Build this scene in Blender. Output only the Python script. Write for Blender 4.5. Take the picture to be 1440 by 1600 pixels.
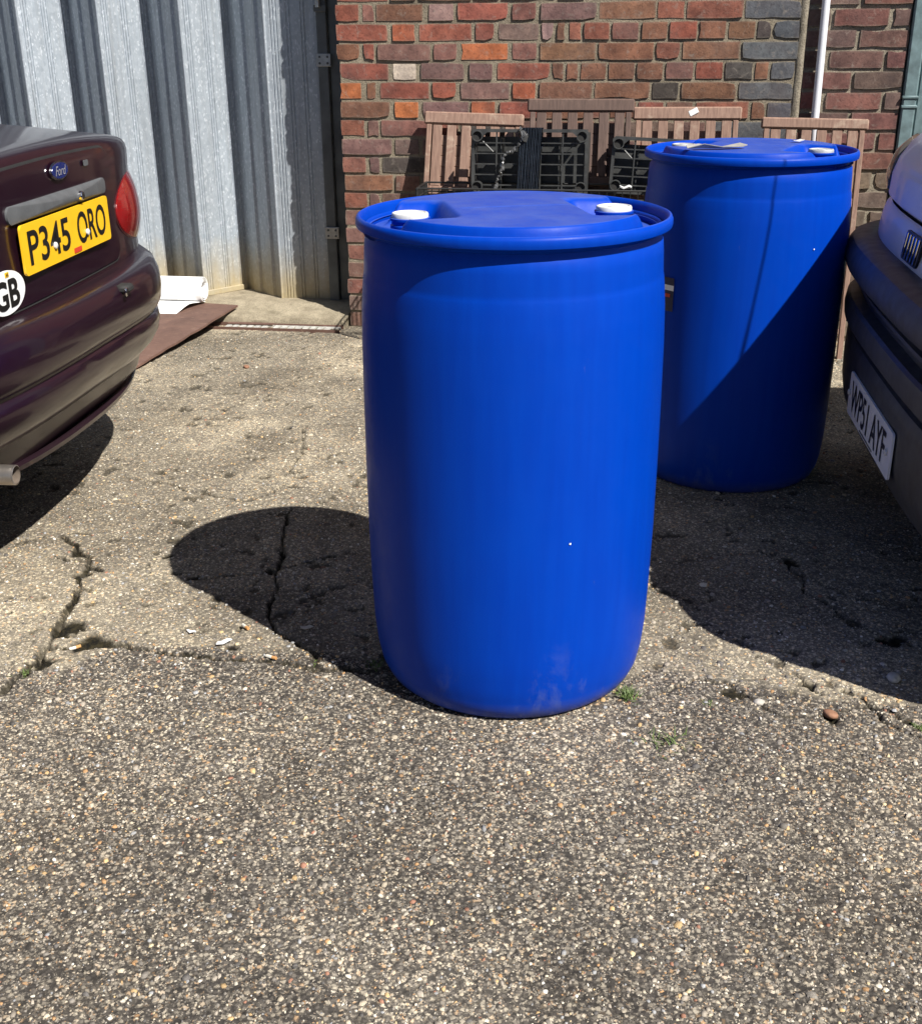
import bpy, bmesh, math, random
import numpy as np
from mathutils import Vector, Matrix, Euler
random.seed(7); rng = np.random.default_rng(11)
S = bpy.context.scene
for o in list(bpy.data.objects): bpy.data.objects.remove(o)
COL = S.collection
PI = math.pi

# ------------------------------------------------------------------ camera, sky, sun, exposure
CAM_H, PITCH, ROLL = 1.2445, 0.3971, 0.0078
cd = bpy.data.cameras.new('camera'); cam = bpy.data.objects.new('camera', cd); COL.objects.link(cam)
cd.sensor_fit = 'HORIZONTAL'; cd.sensor_width = 36; cd.lens = 45; cd.clip_start = .05; cd.clip_end = 400
cam.matrix_world = Matrix.Translation((0, 0, CAM_H)) @ Matrix.Rotation(PI/2-PITCH, 4, 'X') @ Matrix.Rotation(-ROLL, 4, 'Z')
S.camera = cam
SUN = Vector((.566, -.555, .93)).normalized()
w = bpy.data.worlds.new('World'); S.world = w; w.use_nodes = True
nt = w.node_tree; bg = nt.nodes['Background']
sky = nt.nodes.new('ShaderNodeTexSky'); sky.sky_type = 'NISHITA'; sky.sun_disc = False
sky.sun_elevation = math.asin(SUN.z); sky.sun_rotation = math.atan2(SUN.x, SUN.y)
sky.air_density = .6; sky.dust_density = .9; sky.ozone_density = .3
nt.links.new(sky.outputs[0], bg.inputs[0]); bg.inputs[1].default_value = .05
sd = bpy.data.lights.new('sun', 'SUN'); sd.energy = 5.0; sd.angle = math.radians(.53); sd.color = (1, .962, .90)
sun = bpy.data.objects.new('sun', sd); COL.objects.link(sun)
sun.rotation_euler = (-SUN).to_track_quat('-Z', 'Y').to_euler(); sun.location = (3, -3, 6)
S.view_settings.view_transform = 'Standard'; S.view_settings.look = 'None'
S.view_settings.exposure = 0.78; S.view_settings.gamma = 1
S.cycles.max_bounces = 6; S.cycles.diffuse_bounces = 3; S.cycles.glossy_bounces = 3; S.cycles.adaptive_threshold = .02

# ------------------------------------------------------------------ helpers
def mk(name, verts, faces, mat=None, parent=None, smooth=None, edges=()):
    me = bpy.data.meshes.new(name); me.from_pydata([tuple(v) for v in verts], list(edges), [tuple(f) for f in faces])
    return ob(name, me, mat, parent, smooth)
def ob(name, me, mat=None, parent=None, smooth=None):
    if mat is not None and not me.materials: me.materials.append(mat)
    if smooth is not None:
        me.polygons.foreach_set('use_smooth', [True]*len(me.polygons))
        if smooth < 180: me.set_sharp_from_angle(angle=math.radians(smooth))
    me.update()
    o = bpy.data.objects.new(name, me); COL.objects.link(o)
    if parent is not None: o.parent = parent
    return o
def empty(name, loc, rot=(0, 0, 0)):
    o = bpy.data.objects.new(name, None); COL.objects.link(o); o.location = loc; o.rotation_euler = rot; o.empty_display_size = .1
    return o
def tag(o, label, cat, group=None, kind=None):
    if label: o['label'] = label
    if cat: o['category'] = cat
    if group: o['group'] = group
    if kind: o['kind'] = kind
    return o
class MB:
    def __init__(s): s.v = []; s.f = []
    def add(s, v, f):
        b = len(s.v); s.v += [tuple(p) for p in v]; s.f += [tuple(i+b for i in q) for q in f]; return s
    def box(s, x0, x1, y0, y1, z0, z1, M=None):
        v = [Vector((x, y, z)) for z in (z0, z1) for y in (y0, y1) for x in (x0, x1)]
        if M is not None: v = [M @ p for p in v]
        return s.add(v, [(0, 2, 3, 1), (4, 5, 7, 6), (0, 1, 5, 4), (2, 6, 7, 3), (0, 4, 6, 2), (1, 3, 7, 5)])
    def bbox(s, x0, x1, y0, y1, z0, z1, b=.003, M=None):
        """bevelled box"""
        bm = bmesh.new(); bmesh.ops.create_cube(bm, size=1)
        for p in bm.verts:
            p.co = Vector(((x0+x1)/2+p.co.x*(x1-x0), (y0+y1)/2+p.co.y*(y1-y0), (z0+z1)/2+p.co.z*(z1-z0)))
        bmesh.ops.bevel(bm, geom=bm.edges[:], offset=b, segments=1, affect='EDGES', profile=.5)
        bm.verts.ensure_lookup_table(); bm.verts.index_update()
        v = [p.co.copy() for p in bm.verts]; f = [[q.index for q in fc.verts] for fc in bm.faces]; bm.free()
        if M is not None: v = [M @ p for p in v]
        return s.add(v, f)
    def tube(s, pts, r, n=10, cap=True):
        pts = [Vector(p) for p in pts]; b = len(s.v); rs = r if isinstance(r, (list, tuple)) else [r]*len(pts)
        t0 = (pts[1]-pts[0]).normalized(); up = Vector((0, 0, 1)) if abs(t0.z) < .9 else Vector((1, 0, 0))
        e1 = t0.cross(up).normalized()
        for i, p in enumerate(pts):
            t = (pts[min(i+1, len(pts)-1)]-pts[max(i-1, 0)]).normalized()
            e1 = (e1-t*e1.dot(t)).normalized(); e2 = t.cross(e1)
            for k in range(n):
                a = 2*PI*k/n; s.v.append(tuple(p+(e1*math.cos(a)+e2*math.sin(a))*rs[i]))
        for i in range(len(pts)-1):
            for k in range(n):
                s.f.append((b+i*n+k, b+i*n+(k+1) % n, b+(i+1)*n+(k+1) % n, b+(i+1)*n+k))
        if cap:
            s.f.append(tuple(b+k for k in range(n))[::-1]); s.f.append(tuple(b+(len(pts)-1)*n+k for k in range(n)))
        return s
    def lathe(s, prof, n=64, c=(0, 0), cap0=False, cap1=False):
        b = len(s.v)
        for r, z in prof:
            for k in range(n):
                a = 2*PI*k/n; s.v.append((c[0]+r*math.cos(a), c[1]+r*math.sin(a), z))
        for i in range(len(prof)-1):
            for k in range(n):
                s.f.append((b+i*n+k, b+i*n+(k+1) % n, b+(i+1)*n+(k+1) % n, b+(i+1)*n+k))
        if cap0: s.f.append(tuple(b+k for k in range(n))[::-1])
        if cap1: s.f.append(tuple(b+(len(prof)-1)*n+k for k in range(n)))
        return s
    def build(s, name, mat, parent=None, smooth=None): return mk(name, s.v, s.f, mat, parent, smooth)
def vn(x, y, seed=0.):
    xi = np.floor(x); yi = np.floor(y); u = x-xi; v = y-yi; u = u*u*(3-2*u); v = v*v*(3-2*v)
    def h(a, b):
        t = np.sin(a*127.1+b*311.7+seed*74.7)*43758.5453; return t-np.floor(t)
    return (h(xi, yi)*(1-u)+h(xi+1, yi)*u)*(1-v)+(h(xi, yi+1)*(1-u)+h(xi+1, yi+1)*u)*v
def fbm(x, y, sc, oc=4, seed=0.):
    r = 0; a = .5; t = 0
    for i in range(oc): r = r+a*vn(x*sc+i*17.3, y*sc-i*9.1, seed+i); t += a; a *= .5; sc *= 2.03
    return r/t
def sm(a, b, x):
    t = np.clip((x-a)/(b-a), 0, 1); return t*t*(3-2*t)
def text_mesh(body, w=None, h=1., bold=.0, shear=0., font_sp=1.):
    cu = bpy.data.curves.new('txt', 'FONT'); cu.body = body; cu.offset = bold; cu.shear = shear; cu.space_character = font_sp
    cu.resolution_u = 4
    o = bpy.data.objects.new('txt', cu); COL.objects.link(o)
    dg = bpy.context.evaluated_depsgraph_get(); me = bpy.data.meshes.new_from_object(o.evaluated_get(dg))
    bpy.data.objects.remove(o)
    n = len(me.vertices); c = np.zeros(n*3); me.vertices.foreach_get('co', c); c = c.reshape(-1, 3)
    f = [tuple(p.vertices) for p in me.polygons]; bpy.data.meshes.remove(me)
    lo = c.min(0); hi = c.max(0); c = c-(lo+hi)/2; k = h/(hi[1]-lo[1]); c[:, 1] *= k
    c[:, 0] *= (w/(hi[0]-lo[0])) if w else k
    return c, f
def text_on(name, body, mat, parent, a, u, z, w, h, bold=.01, shear=0., tilt=0., depth=.0012, rot=0.):
    """flat raised lettering on a surface that faces local +x: letters run along +y"""
    c, f = text_mesh(body, w, h, bold, shear)
    if rot:
        c2 = c.copy(); c2[:, 0] = c[:, 0]*math.cos(rot)-c[:, 1]*math.sin(rot); c2[:, 1] = c[:, 0]*math.sin(rot)+c[:, 1]*math.cos(rot); c = c2
    v = [(a+depth-math.sin(tilt)*p[1], u+p[0], z+p[1]*math.cos(tilt)) for p in c]
    return mk(name, v, f, mat, parent)

# ------------------------------------------------------------------ materials
class NT:
    def __init__(s, name):
        s.m = bpy.data.materials.new(name); s.m.use_nodes = True; s.t = s.m.node_tree; s.b = s.t.nodes['Principled BSDF']
        s.tc = None
    def n(s, typ, **k):
        q = s.t.nodes.new('ShaderNode'+typ)
        for a, v in k.items(): setattr(q, a, v)
        return q
    def l(s, a, b): s.t.links.new(a, b)
    def co(s, kind='Object'):
        if s.tc is None: s.tc = s.n('TexCoord')
        return s.tc.outputs[kind]
    def pos(s): return s.n('NewGeometry').outputs['Position']
    def mapv(s, vec, scale=(1, 1, 1), loc=(0, 0, 0)):
        q = s.n('Mapping'); s.l(vec, q.inputs[0]); q.inputs['Scale'].default_value = scale; q.inputs['Location'].default_value = loc
        return q.outputs[0]
    def noise(s, vec, sc, det=4, rough=.55, dist=0):
        q = s.n('TexNoise'); s.l(vec, q.inputs['Vector']); q.inputs['Scale'].default_value = sc; q.inputs['Detail'].default_value = det
        q.inputs['Roughness'].default_value = rough; q.inputs['Distortion'].default_value = dist; return q.outputs[0]
    def vor(s, vec, sc, feat='F1', rnd=1.):
        q = s.n('TexVoronoi'); q.feature = feat; s.l(vec, q.inputs['Vector']); q.inputs['Scale'].default_value = sc
        q.inputs['Randomness'].default_value = rnd; return q
    def ramp(s, fac, stops, interp='LINEAR'):
        q = s.n('ValToRGB'); q.color_ramp.interpolation = interp; e = q.color_ramp.elements
        while len(e) < len(stops): e.new(.5)
        for x, (p, c) in zip(e, stops): x.position = p; x.color = (*c, 1) if len(c) == 3 else c
        s.l(fac, q.inputs[0]); return q.outputs[0]
    def mr(s, v, a, b, c=0., d=1.):
        q = s.n('MapRange'); s.l(v, q.inputs[0])
        for i, x in enumerate((a, b, c, d)): q.inputs[i+1].default_value = x
        return q.outputs[0]
    def mix(s, fac, a, b, blend='MIX'):
        q = s.n('Mix', data_type='RGBA', blend_type=blend)
        for i, x in ((0, fac), (6, a), (7, b)):
            if isinstance(x, (int, float)): q.inputs[i].default_value = x
            elif isinstance(x, tuple): q.inputs[i].default_value = (*x, 1)
            else: s.l(x, q.inputs[i])
        return q.outputs[2]
    def math(s, op, a, b=None):
        q = s.n('Math', operation=op)
        for i, x in ((0, a), (1, b)):
            if x is None: continue
            if isinstance(x, (int, float)): q.inputs[i].default_value = x
            else: s.l(x, q.inputs[i])
        return q.outputs[0]
    def bump(s, h, st=.3, d=.002, nrm=None):
        q = s.n('Bump'); q.inputs['Strength'].default_value = st; q.inputs['Distance'].default_value = d; s.l(h, q.inputs['Height'])
        if nrm is not None: s.l(nrm, q.inputs['Normal'])
        s.l(q.outputs[0], s.b.inputs['Normal']); return q.outputs[0]
    def set(s, **k):
        for a, v in k.items():
            i = s.b.inputs[a.replace('_', ' ')]
            if isinstance(v, (int, float)): i.default_value = v
            elif isinstance(v, tuple): i.default_value = (*v, 1) if len(v) == 3 and i.type == 'RGBA' else v
            else: s.l(v, i)
        return s
def plain(name, col, rough=.5, metal=0., var=.12, sc=30, bump=.0, bsc=80, coat=0., ior=None):
    q = NT(name); c = q.co()
    nn = q.noise(c, sc, 5)
    q.set(Base_Color=q.mix(q.mr(nn, .3, .7), tuple(x*(1-var) for x in col), tuple(min(1, x*(1+var)) for x in col)),
          Roughness=q.mr(q.noise(c, sc*1.7, 3), .3, .7, max(.02, rough-.06), rough+.06), Metallic=metal, Coat_Weight=coat, Coat_Roughness=.04)
    if bump: q.bump(q.noise(c, bsc, 3), bump, .002)
    return q.m
M = {}
def ground_mat():
    q = NT('weathered_concrete'); p = q.pos()
    at = q.n('Attribute', attribute_name='slab').outputs['Fac']; mo = q.n('Attribute', attribute_name='moss_shade').outputs['Fac']
    big = q.noise(p, 1.5, 4, .6); fine = q.noise(p, 75, 3, .7)
    nz = q.n('TexNoise'); q.l(p, nz.inputs['Vector']); nz.inputs['Scale'].default_value = 300; nz.inputs['Detail'].default_value = 0
    sc_ = q.n('VectorMath', operation='SCALE'); q.l(nz.outputs['Color'], sc_.inputs[0]); sc_.inputs['Scale'].default_value = .004
    wob = q.n('VectorMath', operation='ADD'); q.l(p, wob.inputs[0]); q.l(sc_.outputs[0], wob.inputs[1]); pw = wob.outputs[0]
    v1 = q.vor(p, 330); v2 = q.vor(pw, 150)
    sep = q.n('SeparateColor'); q.l(v1.outputs['Color'], sep.inputs[0]); sep2 = q.n('SeparateColor'); q.l(v2.outputs['Color'], sep2.inputs[0])
    st = [(0, (.040, .036, .032)), (.34, (.085, .075, .065)), (.55, (.15, .132, .11)), (.72, (.25, .22, .175)), (.88, (.38, .335, .26)), (.95, (.34, .21, .11)), (1, (.55, .50, .41))]
    g1 = q.ramp(sep.outputs[0], st); g2 = q.ramp(sep2.outputs[1], st)
    near = q.mix(q.mr(sep2.outputs[0], .45, .55), g1, g2)
    near = q.mix(q.mr(v2.outputs['Distance'], .42, .62, 0, .75), near, (.036, .032, .028))
    far_m = q.mix(q.mr(q.noise(p, 10, 4, .65), .3, .7), (.20, .175, .135), (.35, .31, .24))
    far = q.mix(.68, far_m, q.mix(1, near, (1.38, 1.35, 1.24), 'MULTIPLY'))
    far = q.mix(q.mr(q.noise(p, 30, 4, .7), .54, .66, 0, .6), far, (.085, .074, .058))
    base = q.mix(at, near, far)
    base = q.mix(q.mr(big, .46, .66, 0, .8), base, q.mix(1, base, (1.85, 1.83, 1.76), 'MULTIPLY'))
    base = q.mix(q.mr(q.noise(p, 2.3, 3, .6), .46, .64, 0, .75), base, q.mix(1, base, (.58, .57, .565), 'MULTIPLY'))
    base = q.mix(mo, base, q.mix(q.mr(fine, .4, .6), (.006, .0055, .004), (.026, .021, .010)))  # dark tone for moss and for the black shadow down in the cracks
    h = q.math('ADD', q.noise(p, 75, 1, .7), q.math('MULTIPLY', q.vor(p, 150).outputs['Distance'], -.7))
    q.set(Base_Color=base, Roughness=.92); q.b.inputs['Specular IOR Level'].default_value = .2
    q.bump(h, .7, .0024)
    return q.m
def pebble_mat():
    q = NT('aggregate_stone'); c = q.n('Attribute', attribute_name='tint').outputs['Color']; p = q.pos()
    q.set(Base_Color=q.mix(q.mr(q.noise(p, 500, 3), .3, .7), q.mix(1, c, (.7, .7, .7), 'MULTIPLY'), q.mix(1, c, (1.2, 1.2, 1.2), 'MULTIPLY')), Roughness=.75)
    q.b.inputs['Specular IOR Level'].default_value = .3
    q.bump(q.noise(p, 700, 2), .4, .0008)
    return q.m
def brick_mat():
    q = NT('weathered_brick'); oi = q.n('ObjectInfo'); c = oi.outputs['Color']
    off = q.n('VectorMath', operation='ADD'); q.l(q.co(), off.inputs[0])
    cm = q.n('CombineXYZ'); rr = q.math('MULTIPLY', oi.outputs['Random'], 37.); q.l(rr, cm.inputs[0]); q.l(rr, cm.inputs[2]); q.l(cm.outputs[0], off.inputs[1]); v = off.outputs[0]
    n1 = q.noise(v, 14, 5, .65); n2 = q.noise(v, 70, 4, .7); n3 = q.noise(v, 30, 6, .7, .6)
    col = q.mix(q.mr(n1, .3, .72), q.mix(1, c, (.52, .50, .52), 'MULTIPLY'), q.mix(1, c, (1.42, 1.38, 1.32), 'MULTIPLY'))
    col = q.mix(q.mr(n2, .52, .66, 0, .7), col, q.mix(1, c, (.45, .42, .44), 'MULTIPLY'))
    col = q.mix(q.mr(n3, .56, .72, 0, .55), col, (.30, .26, .22)); col = q.mix(q.mr(q.noise(v, 5, 3), .5, .7, 0, .3), col, (.12, .09, .085))
    g = q.n('SeparateXYZ'); q.l(q.co('Generated'), g.inputs[0]); nn_ = q.math('MULTIPLY', q.noise(v, 38, 3, .7), .26)
    def edge(o_, k): return q.math('MULTIPLY', q.math('MINIMUM', o_, q.math('SUBTRACT', 1., o_)), k)
    em = q.math('ADD', q.math('MINIMUM', edge(g.outputs[2], 1.), edge(g.outputs[0], 2.2)), nn_)
    col = q.mix(q.mr(em, .13, .24, .28, 0), col, (.29, .255, .20))
    q.set(Base_Color=col, Roughness=.88); q.b.inputs['Specular IOR Level'].default_value = .25
    h = q.math('ADD', q.math('MULTIPLY', q.noise(v, 22, 2, .6), .6), q.math('MULTIPLY', q.noise(v, 130, 2, .7), .9))
    q.bump(h, .6, .0022)
    return q.m
def mortar_mat(name, a, b):
    q = NT(name); p = q.pos(); n1 = q.noise(p, 12, 5, .7); n2 = q.noise(p, 160, 4, .7)
    col = q.mix(q.mr(n1, .3, .7), a, b); col = q.mix(q.mr(n2, .45, .7, 0, .6), col, tuple(x*.5 for x in a))
    q.set(Base_Color=col, Roughness=.95); q.b.inputs['Specular IOR Level'].default_value = .1
    q.bump(q.math('ADD', n2, n1), .9, .004); return q.m
def brick_far_mat():
    q = NT('brickwork_upper'); v = q.co()
    mp = q.n('Mapping'); q.l(v, mp.inputs[0]); mp.inputs['Rotation'].default_value = (PI/2, 0, 0)
    br = q.n('TexBrick'); q.l(mp.outputs[0], br.inputs[0]); br.inputs['Scale'].default_value = 1
    br.inputs['Brick Width'].default_value = .225; br.inputs['Row Height'].default_value = .075; br.inputs['Mortar Size'].default_value = .005
    br.inputs['Color1'].default_value = (.22, .07, .045, 1); br.inputs['Color2'].default_value = (.13, .055, .045, 1); br.inputs['Mortar'].default_value = (.22, .19, .15, 1)
    q.set(Base_Color=br.outputs[0], Roughness=.9); q.bump(br.outputs['Fac'], -.6, .006); return q.m
def drum_mat():
    q = NT('blue_polyethylene'); c = q.co(); p = q.pos()
    v = q.mapv(c, (1, 1, .06)); streak = q.noise(v, 55, 4, .6)
    n1 = q.noise(c, 5, 5, .6); n2 = q.noise(c, 240, 2, .5); n3 = q.noise(q.mapv(c, (1, 1, .55)), 13, 6, .72, .25)
    base = q.mix(q.mr(streak, .35, .65, 0, 1), (.0, .035, .335), (.0, .040, .36))
    base = q.mix(q.mr(n1, .45, .75, 0, .35), base, (.0, .046, .38))
    # chalky scuffs low down and on the shoulder
    sx = q.n('SeparateXYZ'); q.l(c, sx.inputs[0]); z = sx.outputs[2]
    low = q.math('MULTIPLY', q.mr(z, .0, .20, 1, 0), q.mr(n3, .57, .74, 0, .35))
    scr = q.math('MULTIPLY', q.mr(q.noise(q.mapv(c, (1, 1, .25), (3, 1, 2)), 26, 8, .8, 2.5), .66, .72, 0, .6), q.mr(n1, .40, .55))
    base = q.mix(q.math('MAXIMUM', low, scr), base, (.16, .18, .24)); base = q.mix(q.math('MULTIPLY', q.mr(z, .004, .05, 1, 0), q.mr(n3, .3, .6, .1, .45)), base, (.12, .115, .11))
    nrm = q.n('NewGeometry').outputs['Normal']; sn = q.n('SeparateXYZ'); q.l(nrm, sn.inputs[0])
    dust = q.math('MULTIPLY', q.mr(sn.outputs[2], .75, .98), q.mr(q.noise(c, 11, 6, .7), .33, .72, .18, .55))
    base = q.mix(q.math('MULTIPLY', dust, .55), base, (.17, .22, .34))
    q.set(Base_Color=base, Roughness=q.mr(q.noise(c, 30, 5), .3, .7, .36, .48)); q.b.inputs['Specular IOR Level'].default_value = .1
    q.bump(q.math('ADD', n2, q.math('MULTIPLY', streak, .8)), .08, .0010)
    return q.m
def galv_mat():
    q = NT('galvanised_steel'); c = q.co(); p = q.pos()
    sp = q.vor(q.mapv(c, (1, 1, .7)), 75); se = q.n('SeparateColor'); q.l(sp.outputs['Color'], se.inputs[0])
    sp2 = q.vor(q.mapv(c, (1, 1, .6)), 160); se2 = q.n('SeparateColor'); q.l(sp2.outputs['Color'], se2.inputs[0])
    n1 = q.noise(q.mapv(c, (1, 1, .25)), 7, 5, .6)
    base = q.mix(se.outputs[0], (.335, .38, .425), (.415, .46, .505)); base = q.mix(q.mr(se2.outputs[1], .84, .97, 0, .45), base, (.80, .84, .88))
    base = q.mix(q.mr(n1, .35, .7, 0, .4), base, (.26, .285, .31)); base = q.mix(q.mr(q.noise(q.mapv(c, (1, 1, .03)), 60, 3), .5, .72, 0, .45), base, (.22, .235, .245))
    sx = q.n('SeparateXYZ'); q.l(p, sx.inputs[0]); zz = q.math('ADD', sx.outputs[2], q.math('MULTIPLY', q.noise(q.mapv(p, (1, 1, .3)), 14, 4), -.22))
    grime = q.mr(zz, -.02, .22, .85, 0)
    base = q.mix(grime, base, q.mix(q.noise(p, 45, 4), (.30, .22, .09), (.44, .36, .20)))
    q.set(Base_Color=base, Metallic=q.mr(grime, 0, .85, .3, .03), Roughness=q.mr(se.outputs[2], 0, 1, .42, .6)); q.bump(q.noise(c, 60, 3), .12, .002); return q.m
def wood_mat(name, a, b, worn, wf=.5):
    q = NT(name); oi = q.n('ObjectInfo'); off = q.n('VectorMath', operation='ADD'); q.l(q.co(), off.inputs[0])
    cm = q.n('CombineXYZ'); rr = q.math('MULTIPLY', oi.outputs['Random'], 19.); q.l(rr, cm.inputs[0]); q.l(rr, cm.inputs[1]); q.l(cm.outputs[0], off.inputs[1])
    v = q.mapv(off.outputs[0], (1, 1, .12)) if True else None
    g = q.noise(v, 120, 5, .65); n1 = q.noise(off.outputs[0], 16, 5, .7, .5)
    col = q.mix(q.mr(g, .32, .68), a, b); col = q.mix(q.mr(n1, .56, .74, 0, wf), col, worn)
    col = q.mix(q.mr(oi.outputs['Random'], 0, 1, 0, .3), col, q.mix(1, col, (.6, .55, .5), 'MULTIPLY'))
    q.set(Base_Color=col, Roughness=.75); q.bump(g, .5, .0015); return q.m
def paint_mat(name, a, b, rough, metal, dirt, coat=.9):
    q = NT(name); c = q.co(); fl = q.vor(c, 1400).outputs['Color']; se = q.n('SeparateColor'); q.l(fl, se.inputs[0])
    base = q.mix(se.outputs[0], a, b); dn = q.noise(c, 6, 6, .7, .5)
    sx = q.n('SeparateXYZ'); q.l(c, sx.inputs[0]); up = q.n('SeparateXYZ'); q.l(q.n('NewGeometry').outputs['Normal'], up.inputs[0])
    du = q.math('ADD', q.math('MULTIPLY', q.mr(sx.outputs[2], .2, .75, 1, .0), q.mr(dn, .35, .75, .05, .5)), q.mr(up.outputs[2], .6, 1, 0, .28))
    scr = q.mr(q.noise(q.mapv(c, (1, .35, 2.2)), 30, 8, .8, 2.), .70, .77, 0, .5)
    base = q.mix(q.math('MULTIPLY', du, dirt), base, (.30, .27, .21)); base = q.mix(scr, base, tuple(min(1, x*2+.12) for x in a))
    q.set(Base_Color=base, Metallic=metal, Roughness=rough, Coat_Weight=q.mr(du, 0, .8, coat, coat*.4), Coat_Roughness=q.mr(dn, .3, .7, .03, .12)); return q.m
def sheet_rust():
    q = NT('rusty_steel_plate'); p = q.pos(); n1 = q.noise(p, 6, 6, .7, .6); n2 = q.noise(q.mapv(p, (1, 5, 1)), 22, 5, .7)
    col = q.mix(q.mr(n1, .3, .7), (.075, .038, .028), (.15, .082, .06)); col = q.mix(q.mr(n2, .58, .74, 0, .6), col, (.33, .22, .16))
    q.set(Base_Color=col, Roughness=.8); q.bump(n1, .3, .003); return q.m
M['ground'] = ground_mat(); M['pebble'] = pebble_mat(); M['brick'] = brick_mat()
M['mortar'] = mortar_mat('grey_mortar', (.18, .15, .11), (.34, .295, .22)); M['mortar2'] = mortar_mat('pale_mortar', (.22, .19, .145), (.38, .335, .26))
M['slab'] = mortar_mat('concrete_threshold', (.20, .17, .12), (.40, .345, .25))
M['brickfar'] = brick_far_mat(); M['drum'] = drum_mat(); M['galv'] = galv_mat()
M['steel_dark'] = plain('dark_painted_steel', (.11, .118, .12), .5, .3, .25, 12, .15)
M['steel'] = plain('bare_steel', (.42, .42, .41), .4, .8, .2, 40, .1)
M['wood'] = wood_mat('weathered_hardwood', (.18, .105, .078), (.31, .195, .145), (.48, .38, .29), .6)
M['wood_dark'] = wood_mat('dark_weathered_hardwood', (.085, .053, .043), (.145, .092, .074), (.26, .19, .155), .4)
M['blackplastic'] = plain('black_crate_plastic', (.046, .047, .046), .42, 0, .4, 25, .1)
M['blackwire'] = plain('black_coated_wire', (.012, .012, .012), .5, 0, .3, 60)
M['wrap'] = plain('black_stretch_film', (.02, .025, .035), .22, 0, .3, 40, .3, 60)
M['glint'] = plain('crumpled_clear_film', (.12, .12, .12), .08, .3, .5, 60, .8, 90)
M['white_pvc'] = plain('white_plastic_pipe', (.72, .73, .78), .4, 0, .06, 12)
M['cap'] = plain('white_bung_plastic', (.58, .58, .56), .5, 0, .22, 50, .1)
M['cap_grey'] = plain('weathered_grey_bung', (.36, .37, .37), .6, 0, .25, 60, .1)
M['teal'] = plain('flaking_teal_paint', (.13, .19, .20), .6, 0, .35, 22, .25, 60)
M['white_sheet'] = plain('white_vinyl_sheet', (.82, .82, .81), .55, 0, .03, 4)
M['sheet_back'] = plain('vinyl_backing', (.55, .55, .53), .7, 0, .08, 10)
M['rust'] = sheet_rust()
M['carpaint'] = paint_mat('dark_aubergine_paint', (.011, .0024, .0085), (.019, .0045, .0145), .32, .35, .07, .6)
M['vanpaint'] = paint_mat('lilac_grey_paint', (.66, .66, .74), (.74, .74, .81), .42, .0, .08, .3)
M['bumper'] = plain('black_bumper_plastic', (.036, .037, .040), .5, 0, .3, 18, .12, 220)
M['trim'] = plain('grey_trim_plastic', (.085, .09, .095), .5, 0, .15, 30, .15, 300)
M['rubber'] = plain('tyre_rubber', (.016, .016, .016), .8, 0, .2, 20, .2)
M['under'] = plain('grime_and_hole_shade', (.02, .019, .018), .85, 0, .3, 14, .3)  # underbody grime, also the painted dark of the bumper slot and exhaust bore
M['glass'] = plain('tinted_car_glass', (.012, .015, .016), .06, 0, .1, 4)
M['chrome'] = plain('chrome_trim', (.75, .75, .76), .14, 1, .04, 30)
M['yellow'] = plain('yellow_reflective_plate', (.80, .46, .015), .38, 0, .05, 18)
M['plate_white'] = plain('white_reflective_plate', (.74, .75, .77), .38, 0, .04, 18)
M['ink'] = plain('black_lettering', (.008, .008, .008), .4, 0, .1, 30)
M['blue_enamel'] = plain('blue_enamel', (.012, .022, .12), .2, 0, .1, 30, coat=.6)
M['silver'] = plain('silver_lettering', (.62, .63, .66), .3, .6, .05, 30)
M['sticker'] = plain('white_vinyl_sticker', (.80, .80, .79), .5, 0, .03, 20)
M['redink'] = plain('red_print', (.55, .05, .02), .5, 0, .1, 30)
M['navy'] = plain('navy_print', (.012, .016, .06), .5, 0, .1, 30)
M['exhaust'] = plain('sooty_exhaust_steel', (.40, .36, .32), .38, .85, .25, 25, .1)
M['soot'] = plain('exhaust_soot', (.11, .085, .065), .9, 0, .2, 60)
M['paper'] = plain('dirty_paper', (.55, .52, .46), .8, 0, .15, 40, .2, 60)
M['scrap'] = plain('weathered_card', (.27, .26, .24), .8, 0, .2, 40, .2, 60)
M['cork'] = plain('cigarette_paper', (.62, .58, .50), .8, 0, .12, 60)
M['filter'] = plain('cork_filter_tip', (.48, .25, .09), .8, 0, .15, 60)
M['leaf_dry'] = plain('dry_leaf', (.34, .20, .10), .8, 0, .3, 60, .3)
M['grass'] = plain('weed_blade', (.085, .125, .03), .6, 0, .35, 30)
M['moss_shade'] = plain('crack_moss', (.05, .07, .015), .9, 0, .4, 60, .4)
M['stone_red'] = plain('brick_red_stone', (.24, .12, .07), .75, 0, .3, 60, .4, 120)
M['stone_grey'] = plain('pale_flint_stone', (.42, .39, .34), .75, 0, .3, 60, .4, 120)
M['galv_white'] = plain('zinc_grate', (.55, .54, .50), .55, .3, .25, 40, .1)
def lens_mat():
    q = NT('red_lamp_lens'); c = q.co(); n1 = q.noise(c, 8, 3)
    wv = q.n('TexWave'); q.l(c, wv.inputs[0]); wv.bands_direction = 'Z'; wv.inputs['Scale'].default_value = 60
    q.set(Base_Color=q.mix(n1, (.15, .004, .006), (.30, .009, .010)), Roughness=.08, Coat_Weight=1., Subsurface_Weight=.35, Subsurface_Radius=(.03, .004, .004), Subsurface_Scale=.05)
    q.bump(wv.outputs[1], .12, .002); return q.m
M['lens'] = lens_mat()
M['lens_clear'] = plain('smoked_headlamp_lens', (.10, .085, .07), .07, .2, .3, 10, coat=1.)
M['amber'] = plain('lamp_rim', (.05, .01, .012), .2, 0, .2, 10)

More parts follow.
